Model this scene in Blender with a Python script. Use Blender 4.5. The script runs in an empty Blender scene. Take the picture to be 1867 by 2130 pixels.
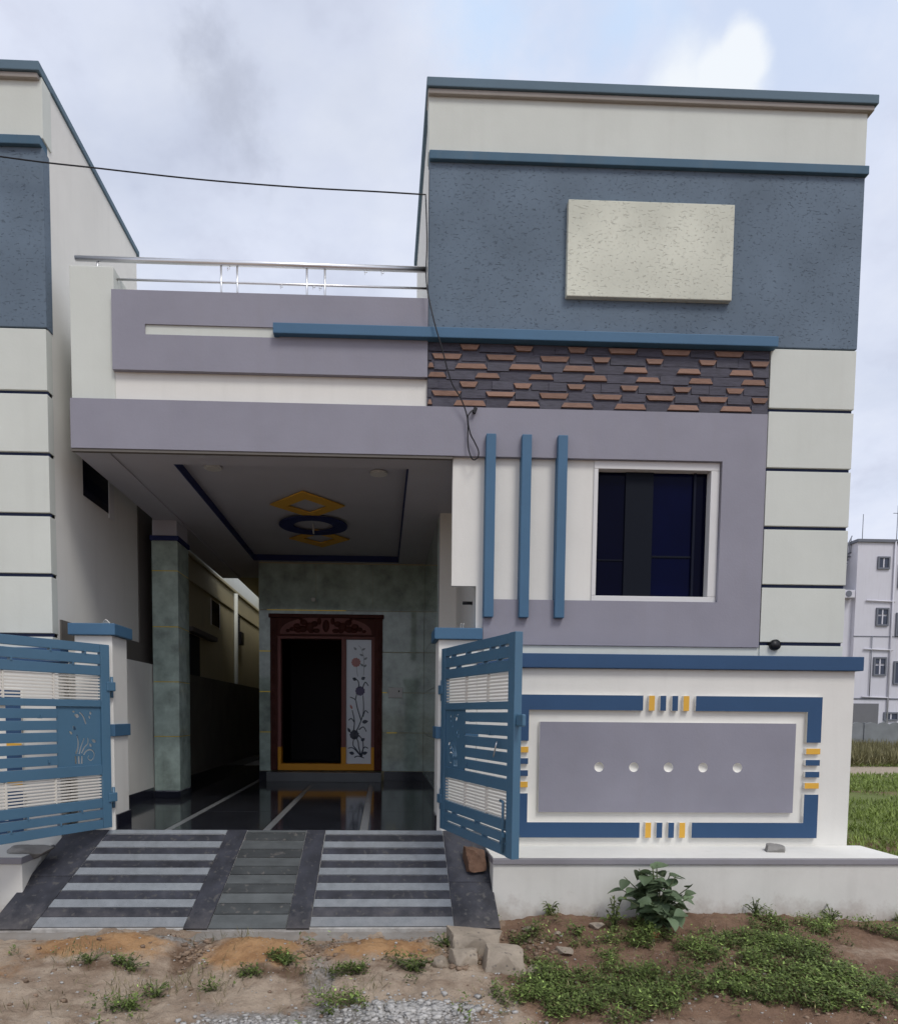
import bpy, bmesh, math, random
import numpy as np
from mathutils import Matrix, Vector

sc = bpy.context.scene
C = sc.collection
random.seed(7)
R = math.radians

# ------------------------------------------------------------------ camera
cam = bpy.data.objects.new('camera', bpy.data.cameras.new('camera'))
C.objects.link(cam)
cam.location = (0.0, -5.42, 0.92)
cam.rotation_euler = (R(86.5504), R(-0.4788), R(-1.9326))
cam.data.sensor_fit = 'HORIZONTAL'
cam.data.sensor_width = 36.0
cam.data.lens = 36.0 * 1420.0 / 1867.0
cam.data.shift_x = (933.5 - 843.0) / 1867.0
cam.data.shift_y = (1571.0 - 1065.0) / 1867.0
cam.data.clip_start = 0.05
cam.data.clip_end = 3000
sc.camera = cam

# ------------------------------------------------------------------ sky and sun (bright overcast)
SUN_EL, SUN_AZ = 54.0, 152.0          # azimuth clockwise from +Y: behind the camera, a little to the right
world = bpy.data.worlds.new('World')
sc.world = world
world.use_nodes = True
wn, wl = world.node_tree.nodes, world.node_tree.links
wn.clear()
def W(t, **kw):
    n = wn.new(t)
    for k, v in kw.items():
        setattr(n, k, v)
    return n
wout = W('ShaderNodeOutputWorld'); bg = W('ShaderNodeBackground')
bg.inputs['Strength'].default_value = 0.10
sky = W('ShaderNodeTexSky', sky_type='NISHITA', sun_disc=False)
sky.sun_elevation = R(SUN_EL); sky.sun_rotation = R(SUN_AZ)
sky.air_density = 1.0; sky.dust_density = 2.0; sky.ozone_density = 1.0
tc = W('ShaderNodeTexCoord')
sep = W('ShaderNodeSeparateXYZ'); wl.new(tc.outputs['Generated'], sep.inputs[0])
zc = W('ShaderNodeMath', operation='MAXIMUM'); wl.new(sep.outputs['Z'], zc.inputs[0]); zc.inputs[1].default_value = 0.0
za = W('ShaderNodeMath', operation='ADD'); wl.new(zc.outputs[0], za.inputs[0]); za.inputs[1].default_value = 0.35
div = W('ShaderNodeVectorMath', operation='DIVIDE'); wl.new(tc.outputs['Generated'], div.inputs[0])
cmb = W('ShaderNodeCombineXYZ')
for i in range(3): wl.new(za.outputs[0], cmb.inputs[i])
wl.new(cmb.outputs[0], div.inputs[1])
n1 = W('ShaderNodeTexNoise'); n1.inputs['Scale'].default_value = 1.9; n1.inputs['Detail'].default_value = 7; n1.inputs['Roughness'].default_value = 0.55; n1.inputs['Distortion'].default_value = 0.25
mp = W('ShaderNodeMapping'); mp.inputs['Location'].default_value = (3.1, 1.7, 0.4)
wl.new(div.outputs[0], mp.inputs['Vector']); wl.new(mp.outputs[0], n1.inputs['Vector'])
n2 = W('ShaderNodeTexNoise'); n2.inputs['Scale'].default_value = 3.6; n2.inputs['Detail'].default_value = 6; n2.inputs['Roughness'].default_value = 0.6
mp2 = W('ShaderNodeMapping'); mp2.inputs['Location'].default_value = (7.3, 0.2, 2.2)
wl.new(div.outputs[0], mp2.inputs['Vector']); wl.new(mp2.outputs[0], n2.inputs['Vector'])
cov = W('ShaderNodeValToRGB'); cov.color_ramp.elements[0].position = 0.30; cov.color_ramp.elements[1].position = 0.55
cov.color_ramp.elements[0].color = (0.75, 0.75, 0.75, 1); cov.color_ramp.elements[1].color = (1, 1, 1, 1)
wl.new(n1.outputs['Fac'], cov.inputs[0])
ccol = W('ShaderNodeValToRGB'); e = ccol.color_ramp.elements
e[0].position = 0.30; e[0].color = (5.1, 5.4, 6.5, 1); e[1].position = 0.66; e[1].color = (6.5, 6.85, 7.75, 1)
m_ = ccol.color_ramp.elements.new(0.46); m_.color = (5.95, 6.35, 7.5, 1)
wl.new(n2.outputs['Fac'], ccol.inputs[0])
# single clouds: a cumulus head over the right half of the roof line, a grey wisp over the railing
n3 = W('ShaderNodeTexNoise'); n3.inputs['Scale'].default_value = 26.0; n3.inputs['Detail'].default_value = 5; n3.inputs['Roughness'].default_value = 0.6; wl.new(tc.outputs['Generated'], n3.inputs['Vector'])
def blob(direction, radius, soft, rough):
    d = W('ShaderNodeVectorMath', operation='DISTANCE'); wl.new(tc.outputs['Generated'], d.inputs[0]); d.inputs[1].default_value = Vector(direction).normalized()
    a_ = W('ShaderNodeMath', operation='MULTIPLY_ADD'); wl.new(n3.outputs['Fac'], a_.inputs[0]); a_.inputs[1].default_value = rough; wl.new(d.outputs['Value'], a_.inputs[2])
    r_ = W('ShaderNodeMapRange', interpolation_type='SMOOTHSTEP'); wl.new(a_.outputs[0], r_.inputs['Value'])
    r_.inputs['From Min'].default_value = radius + rough * .5 + soft; r_.inputs['From Max'].default_value = radius + rough * .5 - soft
    return r_.outputs[0]
def vmax(lst):
    cur = lst[0]
    for o_ in lst[1:]:
        m = W('ShaderNodeMath', operation='MAXIMUM'); wl.new(cur, m.inputs[0]); wl.new(o_, m.inputs[1]); cur = m.outputs[0]
    return cur
def fade(sock, k):
    m = W('ShaderNodeMath', operation='MULTIPLY'); wl.new(sock, m.inputs[0]); m.inputs[1].default_value = k; return m.outputs[0]
hazf = fade(vmax([blob((0.36, 0.67, 0.65), 0.12, 0.10, 0.14), blob((0.20, 0.70, 0.69), 0.07, 0.08, 0.12)]), 0.8)
cumf = fade(vmax([blob((0.340, 0.690, 0.642), 0.021, 0.009, 0.024), blob((0.350, 0.695, 0.632), 0.020, 0.010, 0.024), blob((0.322, 0.702, 0.633), 0.024, 0.012, 0.026), blob((0.332, 0.712, 0.620), 0.040, 0.016, 0.03), blob((0.298, 0.716, 0.628), 0.030, 0.024, 0.04)]), 0.88)
drkf = fade(vmax([blob((-0.178, 0.730, 0.660), 0.018, 0.03, 0.09), blob((-0.168, 0.755, 0.635), 0.026, 0.035, 0.09), blob((-0.148, 0.782, 0.606), 0.016, 0.03, 0.09)]), 0.8)
bluf = fade(vmax([blob((0.10, 0.720, 0.690), 0.035, 0.06, 0.10), blob((0.235, 0.690, 0.686), 0.02, 0.05, 0.10)]), 0.75)
mixs = W('ShaderNodeMixRGB'); wl.new(cov.outputs['Color'], mixs.inputs['Fac']); wl.new(sky.outputs[0], mixs.inputs['Color1']); wl.new(ccol.outputs['Color'], mixs.inputs['Color2'])
cur = mixs.outputs[0]
for f_, c_ in ((hazf, (4.7, 5.5, 7.1, 1)), (bluf, (4.7, 6.0, 7.9, 1)), (drkf, (3.7, 4.0, 4.9, 1)), (cumf, (7.3, 7.6, 7.9, 1))):
    mixc = W('ShaderNodeMixRGB'); wl.new(f_, mixc.inputs['Fac']); wl.new(cur, mixc.inputs['Color1']); mixc.inputs['Color2'].default_value = c_; cur = mixc.outputs[0]
wl.new(mixc.outputs[0], bg.inputs['Color']); wl.new(bg.outputs[0], wout.inputs[0])

sun = bpy.data.objects.new('sun', bpy.data.lights.new('sun', 'SUN'))
C.objects.link(sun)
sun.data.energy = 1.35; sun.data.angle = R(18); sun.data.color = (1.0, 0.965, 0.91)
sd = Vector((math.sin(R(SUN_AZ)) * math.cos(R(SUN_EL)), math.cos(R(SUN_AZ)) * math.cos(R(SUN_EL)), math.sin(R(SUN_EL))))
sun.rotation_euler = sd.to_track_quat('Z', 'Y').to_euler()
sun.location = sd * 20

sc.view_settings.view_transform = 'Standard'
sc.view_settings.look = 'None'
sc.view_settings.gamma = 1.0
sc.view_settings.use_curve_mapping = False
sc.view_settings.exposure = 0.34
sc.cycles.use_denoising = True
sc.cycles.max_bounces = 6
sc.cycles.diffuse_bounces = 3
sc.cycles.glossy_bounces = 2
sc.cycles.transparent_max_bounces = 4
sc.cycles.caustics_reflective = False
sc.cycles.caustics_refractive = False
sc.cycles.use_adaptive_sampling = True
sc.cycles.adaptive_threshold = 0.02

# ------------------------------------------------------------------ materials
def srgb(r, g, b):
    f = lambda c: (c / 255 / 12.92) if c / 255 <= 0.04045 else ((c / 255 + 0.055) / 1.055) ** 2.4
    return (f(r), f(g), f(b))

MATS = {}
def mat(name, col, rough=0.75, var=0.08, scale=2.5, bump=0.15, bscale=60.0, spec=0.35, metallic=0.0, rand=0.0, dirt=0.0, dirtcol=(0.16, 0.12, 0.085), stretch=None, speck=None, streak=0.0):
    m = bpy.data.materials.new(name); m.use_nodes = True
    nt = m.node_tree; N, L = nt.nodes, nt.links
    b = N['Principled BSDF']
    b.inputs['Roughness'].default_value = rough; b.inputs['Metallic'].default_value = metallic
    b.inputs['Specular IOR Level'].default_value = spec
    geo = N.new('ShaderNodeNewGeometry')
    nz = N.new('ShaderNodeTexNoise'); nz.inputs['Scale'].default_value = scale; nz.inputs['Detail'].default_value = 6; nz.inputs['Roughness'].default_value = 0.6
    vec = geo.outputs['Position']
    if stretch:
        mpg = N.new('ShaderNodeMapping'); mpg.inputs['Scale'].default_value = stretch; L.new(vec, mpg.inputs[0]); vec = mpg.outputs[0]
    L.new(vec, nz.inputs['Vector'])
    rp = N.new('ShaderNodeMapRange'); L.new(nz.outputs['Fac'], rp.inputs['Value'])
    rp.inputs['From Min'].default_value = 0.25; rp.inputs['From Max'].default_value = 0.75
    rp.inputs['To Min'].default_value = 1 - var; rp.inputs['To Max'].default_value = 1 + var
    fac = rp.outputs[0]
    if rand:
        oi = N.new('ShaderNodeObjectInfo'); rr = N.new('ShaderNodeMapRange'); L.new(oi.outputs['Random'], rr.inputs['Value'])
        rr.inputs['To Min'].default_value = 1 - rand; rr.inputs['To Max'].default_value = 1 + rand
        mu = N.new('ShaderNodeMath'); mu.operation = 'MULTIPLY'; L.new(fac, mu.inputs[0]); L.new(rr.outputs[0], mu.inputs[1]); fac = mu.outputs[0]
    mul = N.new('ShaderNodeVectorMath'); mul.operation = 'SCALE'; mul.inputs[0].default_value = col[:3]; L.new(fac, mul.inputs['Scale'])
    cur = mul.outputs[0]
    if speck:                       # (colour, scale, threshold)
        vz = N.new('ShaderNodeTexNoise'); vz.inputs['Scale'].default_value = speck[1]; vz.inputs['Detail'].default_value = 3; L.new(geo.outputs['Position'], vz.inputs['Vector'])
        sr = N.new('ShaderNodeMapRange'); L.new(vz.outputs['Fac'], sr.inputs['Value']); sr.inputs['From Min'].default_value = speck[2]; sr.inputs['From Max'].default_value = speck[2] + 0.12
        mx = N.new('ShaderNodeMixRGB'); L.new(sr.outputs[0], mx.inputs['Fac']); L.new(cur, mx.inputs['Color1']); mx.inputs['Color2'].default_value = (*speck[0], 1); cur = mx.outputs[0]
    if streak:                      # faint rain streaks
        ms = N.new('ShaderNodeMapping'); ms.inputs['Scale'].default_value = (9, 9, 0.7); L.new(geo.outputs['Position'], ms.inputs[0])
        ns = N.new('ShaderNodeTexNoise'); ns.inputs['Scale'].default_value = 1.0; ns.inputs['Detail'].default_value = 4; L.new(ms.outputs[0], ns.inputs['Vector'])
        sr = N.new('ShaderNodeMapRange'); L.new(ns.outputs['Fac'], sr.inputs['Value']); sr.inputs['From Min'].default_value = 0.52; sr.inputs['From Max'].default_value = 0.8; sr.inputs['To Max'].default_value = streak
        mx = N.new('ShaderNodeMixRGB'); L.new(sr.outputs[0], mx.inputs['Fac']); L.new(cur, mx.inputs['Color1']); mx.inputs['Color2'].default_value = (0.22, 0.2, 0.17, 1); cur = mx.outputs[0]
    if dirt:                        # mud splashed up from the ground (patchy, its own shape)
        sx = N.new('ShaderNodeSeparateXYZ'); L.new(geo.outputs['Position'], sx.inputs[0])
        dn = N.new('ShaderNodeTexNoise'); dn.inputs['Scale'].default_value = 7; dn.inputs['Detail'].default_value = 8; dn.inputs['Roughness'].default_value = 0.7; L.new(geo.outputs['Position'], dn.inputs['Vector'])
        ma = N.new('ShaderNodeMath'); ma.operation = 'MULTIPLY_ADD'; L.new(dn.outputs['Fac'], ma.inputs[0]); ma.inputs[1].default_value = -0.5; L.new(sx.outputs['Z'], ma.inputs[2])
        dr = N.new('ShaderNodeMapRange'); L.new(ma.outputs[0], dr.inputs['Value']); dr.inputs['From Min'].default_value = -0.68; dr.inputs['From Max'].default_value = -0.88; dr.inputs['To Max'].default_value = dirt
        mx = N.new('ShaderNodeMixRGB'); L.new(dr.outputs[0], mx.inputs['Fac']); L.new(cur, mx.inputs['Color1']); mx.inputs['Color2'].default_value = (*dirtcol, 1); cur = mx.outputs[0]
    L.new(cur, b.inputs['Base Color'])
    if bump:
        bn = N.new('ShaderNodeTexNoise'); bn.inputs['Scale'].default_value = bscale; bn.inputs['Detail'].default_value = 5; L.new(vec, bn.inputs['Vector'])
        bp = N.new('ShaderNodeBump'); bp.inputs['Strength'].default_value = bump; bp.inputs['Distance'].default_value = 0.004
        L.new(bn.outputs['Fac'], bp.inputs['Height']); L.new(bp.outputs[0], b.inputs['Normal'])
    MATS[name] = m
    return m

def rustic(name, col, dark, amount=0.75):
    """scraped 'rustic' plaster: short, mostly horizontal gouges"""
    m = bpy.data.materials.new(name); m.use_nodes = True
    nt = m.node_tree; N, L = nt.nodes, nt.links; b = N['Principled BSDF']
    b.inputs['Roughness'].default_value = 0.8; b.inputs['Specular IOR Level'].default_value = 0.3
    geo = N.new('ShaderNodeNewGeometry')
    nz = N.new('ShaderNodeTexNoise'); nz.inputs['Scale'].default_value = 1.6; nz.inputs['Detail'].default_value = 7; L.new(geo.outputs['Position'], nz.inputs['Vector'])
    wv = N.new('ShaderNodeTexNoise'); wv.inputs['Scale'].default_value = 5; L.new(geo.outputs['Position'], wv.inputs['Vector'])
    dv = N.new('ShaderNodeVectorMath'); dv.operation = 'SCALE'; dv.inputs['Scale'].default_value = 0.09; L.new(wv.outputs['Color'], dv.inputs[0])
    ad = N.new('ShaderNodeVectorMath'); L.new(geo.outputs['Position'], ad.inputs[0]); L.new(dv.outputs[0], ad.inputs[1])
    mpg = N.new('ShaderNodeMapping'); mpg.inputs['Scale'].default_value = (34, 34, 80); L.new(ad.outputs[0], mpg.inputs[0])
    g = N.new('ShaderNodeTexNoise'); g.inputs['Scale'].default_value = 1.0; g.inputs['Detail'].default_value = 3; g.inputs['Roughness'].default_value = 0.55; L.new(mpg.outputs[0], g.inputs['Vector'])
    th = N.new('ShaderNodeMapRange'); L.new(g.outputs['Fac'], th.inputs['Value']); th.inputs['From Min'].default_value = 0.60; th.inputs['From Max'].default_value = 0.68
    cm = N.new('ShaderNodeMapRange'); L.new(nz.outputs['Fac'], cm.inputs['Value']); cm.inputs['From Min'].default_value = 0.3; cm.inputs['From Max'].default_value = 0.7; cm.inputs['To Min'].default_value = 0.84; cm.inputs['To Max'].default_value = 1.15
    sc_ = N.new('ShaderNodeVectorMath'); sc_.operation = 'SCALE'; sc_.inputs[0].default_value = col; L.new(cm.outputs[0], sc_.inputs['Scale'])
    tm = N.new('ShaderNodeMath'); tm.operation = 'MULTIPLY'; L.new(th.outputs[0], tm.inputs[0]); tm.inputs[1].default_value = amount
    mx = N.new('ShaderNodeMixRGB'); L.new(tm.outputs[0], mx.inputs['Fac']); L.new(sc_.outputs[0], mx.inputs['Color1']); mx.inputs['Color2'].default_value = (*dark, 1)
    L.new(mx.outputs[0], b.inputs['Base Color'])
    inv = N.new('ShaderNodeMath'); inv.operation = 'SUBTRACT'; inv.inputs[0].default_value = 1; L.new(th.outputs[0], inv.inputs[1])
    bp = N.new('ShaderNodeBump'); bp.inputs['Strength'].default_value = 0.7; bp.inputs['Distance'].default_value = 0.006; L.new(inv.outputs[0], bp.inputs['Height'])
    L.new(bp.outputs[0], b.inputs['Normal'])
    MATS[name] = m
    return m

WHITE = mat('white_plaster', (0.725, 0.71, 0.665), var=0.06, scale=1.4, streak=0.07)
CREAM = mat('cream_plaster', (0.60, 0.62, 0.57), var=0.06, scale=1.4, streak=0.07)
PLINTH = mat('plinth_plaster', (0.66, 0.645, 0.60), var=0.07, streak=0.12, dirt=0.5, dirtcol=(0.20, 0.125, 0.08))
PURPLE = mat('mauve_grey_plaster', (0.262, 0.256, 0.302), var=0.09, scale=1.7, streak=0.10, bump=0.25)
BLUE = mat('blue_trim_paint', (0.056, 0.135, 0.230), var=0.07, rough=0.6)
DBLUE = mat('deep_blue_trim_paint', (0.027, 0.073, 0.160), var=0.07, rough=0.6)
NAVY = mat('navy_groove_paint', (0.018, 0.028, 0.075), var=0.05)
RUST = rustic('rustic_slate_blue_plaster', (0.126, 0.168, 0.216), (0.078, 0.106, 0.140), 0.55)
RUSTC = rustic('rustic_cream_plaster', (0.61, 0.615, 0.52), (0.53, 0.53, 0.45), 0.3)
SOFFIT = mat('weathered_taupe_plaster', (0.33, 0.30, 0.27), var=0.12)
MUTED = mat('weathered_blue_paint', (0.062, 0.125, 0.185), var=0.12, streak=0.12)
COPING = mat('grey_blue_coping_paint', (0.10, 0.155, 0.20), var=0.08)
STOND = mat('slate_cladding_stone', (0.058, 0.055, 0.075), rough=0.6, var=0.4, scale=11, stretch=(1, 1, 6), bump=0.5, bscale=45, rand=0.10)
STONO = mat('terracotta_cladding_stone', (0.25, 0.148, 0.108), rough=0.7, var=0.22, scale=14, stretch=(1, 1, 5), bump=0.6, bscale=45, rand=0.18)
YEL = mat('yellow_ochre_paint', (0.70, 0.39, 0.055), var=0.05, rough=0.6)
TURM = mat('turmeric_paint', (0.66, 0.28, 0.008), var=0.05, rough=0.5)
GATE = mat('blue_gate_enamel', (0.070, 0.155, 0.240), rough=0.36, var=0.08, bump=0.05, spec=0.5)
ROD = mat('off_white_rod_enamel', (0.66, 0.63, 0.57), rough=0.45, var=0.05, bump=0.03)
STEEL = mat('stainless_steel', (0.78, 0.78, 0.79), rough=0.36, metallic=1.0, var=0.06, bump=0.02)
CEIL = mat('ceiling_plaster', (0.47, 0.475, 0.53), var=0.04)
DEEPBLUE = mat('dark_blue_ceiling_paint', (0.018, 0.028, 0.11), var=0.05)
MARBLE = mat('green_marble_tile', (0.37, 0.455, 0.405), rough=0.07, var=0.42, scale=5.5, bump=0.0, rand=0.06, spec=0.5)
GOLD = mat('gold_inlay_strip', (0.80, 0.58, 0.03), rough=0.3, metallic=0.35, bump=0, var=0.03)
BGRAN = mat('black_granite', (0.018, 0.019, 0.024), rough=0.09, var=0.4, scale=3, bump=0.0, speck=((0.06, 0.06, 0.07), 160, 0.62), spec=0.5)
GGRAN = mat('grey_granite_strip', (0.17, 0.175, 0.18), rough=0.25, var=0.12, scale=30, bump=0.02)
RDARK = mat('dark_ramp_granite', (0.030, 0.031, 0.040), rough=0.42, var=0.6, scale=7, bump=0.12, bscale=80, speck=((0.075, 0.072, 0.07), 26, 0.58), rand=0.15, dirt=0.25, dirtcol=(0.2, 0.17, 0.14))
RLIGHT = mat('light_ramp_granite', (0.205, 0.22, 0.235), rough=0.5, var=0.18, scale=14, bump=0.12, bscale=120, rand=0.08, speck=((0.10, 0.11, 0.13), 190, 0.6), dirt=0.2, dirtcol=(0.25, 0.22, 0.19))
RMID = mat('green_grey_ramp_slate', (0.085, 0.092, 0.092), rough=0.4, var=0.3, scale=6, bump=0.15, bscale=60, rand=0.22, stretch=(1, 1, 3))
RMID2 = mat('dark_ramp_slate', (0.046, 0.050, 0.050), rough=0.4, var=0.4, scale=6, bump=0.15, bscale=60, rand=0.2, stretch=(1, 1, 3), speck=((0.12, 0.11, 0.10), 24, 0.6))
CONC = mat('rough_concrete', (0.25, 0.24, 0.225), var=0.25, scale=6, bump=0.9, bscale=35, dirt=0.4)
SKIRT = mat('black_skirting_granite', (0.012, 0.013, 0.022), rough=0.15, var=0.2, bump=0)
WOOD = mat('dark_red_wood', (0.070, 0.018, 0.013), rough=0.5, var=0.35, scale=9, stretch=(1, 1, 0.15), bump=0.25, bscale=80, spec=0.15)
WOODL = mat('rosewood_frame', (0.21, 0.085, 0.075), rough=0.5, spec=0.2, var=0.2, scale=9, stretch=(1, 1, 0.2), bump=0.1)
GLASSP = mat('frosted_white_glass', (0.62, 0.67, 0.74), rough=0.16, var=0.04, bump=0, spec=0.5)
INK = mat('dark_blue_vine_print', (0.010, 0.024, 0.055), rough=0.3, var=0.2, bump=0)
INKP = mat('purple_flower_print', (0.03, 0.02, 0.10), rough=0.3, var=0.2, bump=0)
INKR = mat('pink_flower_print', (0.42, 0.16, 0.14), rough=0.3, var=0.2, bump=0)
INKG = mat('pale_grey_leaf_print', (0.20, 0.23, 0.26), rough=0.3, var=0.2, bump=0)
VOID = mat('unlit_room_darkness', (0.018, 0.016, 0.018), var=0.05)  # near-black colour carries the darkness of the unlit rooms
WINBLK = mat('dark_tinted_glass', (0.0012, 0.0016, 0.011), rough=0.08, var=0.1, bump=0, spec=0.06)
WINBLU = mat('blue_tinted_glass', (0.001, 0.002, 0.020), rough=0.08, var=0.2, bump=0, spec=0.06)
WINFR = mat('dark_window_aluminium', (0.007, 0.009, 0.02), rough=0.5, spec=0.1, var=0.05, bump=0)
WINFR2 = mat('slate_window_stile', (0.006, 0.008, 0.014), rough=0.6, spec=0.1, var=0.05, bump=0)
WFRAME = mat('white_window_frame_paint', (0.66, 0.65, 0.64), rough=0.5, var=0.03)
BLACKP = mat('black_plastic', (0.012, 0.012, 0.014), rough=0.45, var=0.1, bump=0)
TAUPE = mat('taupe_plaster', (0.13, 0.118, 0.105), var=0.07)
BEIGE = mat('beige_side_plaster', (0.42, 0.37, 0.23), var=0.06, streak=0.2)
SWITCH = mat('white_plastic', (0.6, 0.6, 0.58), rough=0.4, var=0.02, bump=0)
ROCK = mat('pale_granite_rock', (0.30, 0.25, 0.195), var=0.3, scale=6, bump=1.0, bscale=22, rand=0.12, speck=((0.14, 0.12, 0.10), 30, 0.6))
BRICK = mat('brown_laterite_stone', (0.125, 0.07, 0.045), var=0.35, scale=9, bump=1.0, bscale=25, rand=0.1)
GRAVEL = mat('grey_gravel', (0.40, 0.385, 0.365), var=0.45, scale=25, bump=0.3)
FARW = mat('far_white_plaster', (0.62, 0.61, 0.66), var=0.06, scale=0.4, bump=0, streak=0.12)
FARG = mat('far_grey_trim', (0.16, 0.17, 0.20), var=0.05, bump=0)
FARD = mat('far_dark_pane', (0.05, 0.06, 0.09), rough=0.2, var=0.1, bump=0)
PRECAST = mat('grey_precast_concrete', (0.21, 0.22, 0.23), var=0.2, scale=1.5, bump=0.3, bscale=10)
STEM = mat('green_stem', (0.09, 0.11, 0.05), var=0.2)

def leafmat(name, col, attr=True):
    m = bpy.data.materials.new(name); m.use_nodes = True
    nt = m.node_tree; N, L = nt.nodes, nt.links; b = N['Principled BSDF']
    b.inputs['Roughness'].default_value = 0.55; b.inputs['Specular IOR Level'].default_value = 0.3
    geo = N.new('ShaderNodeNewGeometry')
    nz = N.new('ShaderNodeTexNoise'); nz.inputs['Scale'].default_value = 3.0; nz.inputs['Detail'].default_value = 5; L.new(geo.outputs['Position'], nz.inputs['Vector'])
    src = nz.outputs['Fac']
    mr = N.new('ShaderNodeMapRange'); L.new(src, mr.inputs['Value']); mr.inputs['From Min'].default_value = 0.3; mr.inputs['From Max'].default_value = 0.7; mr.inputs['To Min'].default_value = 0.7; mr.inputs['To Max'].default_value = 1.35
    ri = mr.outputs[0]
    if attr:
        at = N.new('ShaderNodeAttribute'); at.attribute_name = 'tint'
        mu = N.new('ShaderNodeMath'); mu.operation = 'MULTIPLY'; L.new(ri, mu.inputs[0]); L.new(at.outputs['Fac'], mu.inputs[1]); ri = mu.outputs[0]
    else:
        oi = N.new('ShaderNodeObjectInfo'); rr = N.new('ShaderNodeMapRange'); L.new(oi.outputs['Random'], rr.inputs['Value']); rr.inputs['To Min'].default_value = 0.7; rr.inputs['To Max'].default_value = 1.3
        mu = N.new('ShaderNodeMath'); mu.operation = 'MULTIPLY'; L.new(ri, mu.inputs[0]); L.new(rr.outputs[0], mu.inputs[1]); ri = mu.outputs[0]
    s = N.new('ShaderNodeVectorMath'); s.operation = 'SCALE'; s.inputs[0].default_value = col; L.new(ri, s.inputs['Scale'])
    L.new(s.outputs[0], b.inputs['Base Color'])
    tr = N.new('ShaderNodeBsdfTranslucent'); L.new(s.outputs[0], tr.inputs['Color'])
    mx = N.new('ShaderNodeMixShader'); mx.inputs[0].default_value = 0.25
    L.new(b.outputs[0], mx.inputs[1]); L.new(tr.outputs[0], mx.inputs[2]); L.new(mx.outputs[0], N['Material Output'].inputs[0])
    MATS[name] = m
    return m
WEED = leafmat('creeping_weed_leaf', (0.115, 0.158, 0.042))
FIELD = leafmat('field_grass_blade', (0.205, 0.265, 0.065))
DRYG = leafmat('dry_grass_blade', (0.20, 0.18, 0.085))
SLEAF = leafmat('small_weed_leaf', (0.12, 0.155, 0.045), attr=False)
LEAF = leafmat('broad_plant_leaf', (0.145, 0.20, 0.11), attr=False)

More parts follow.
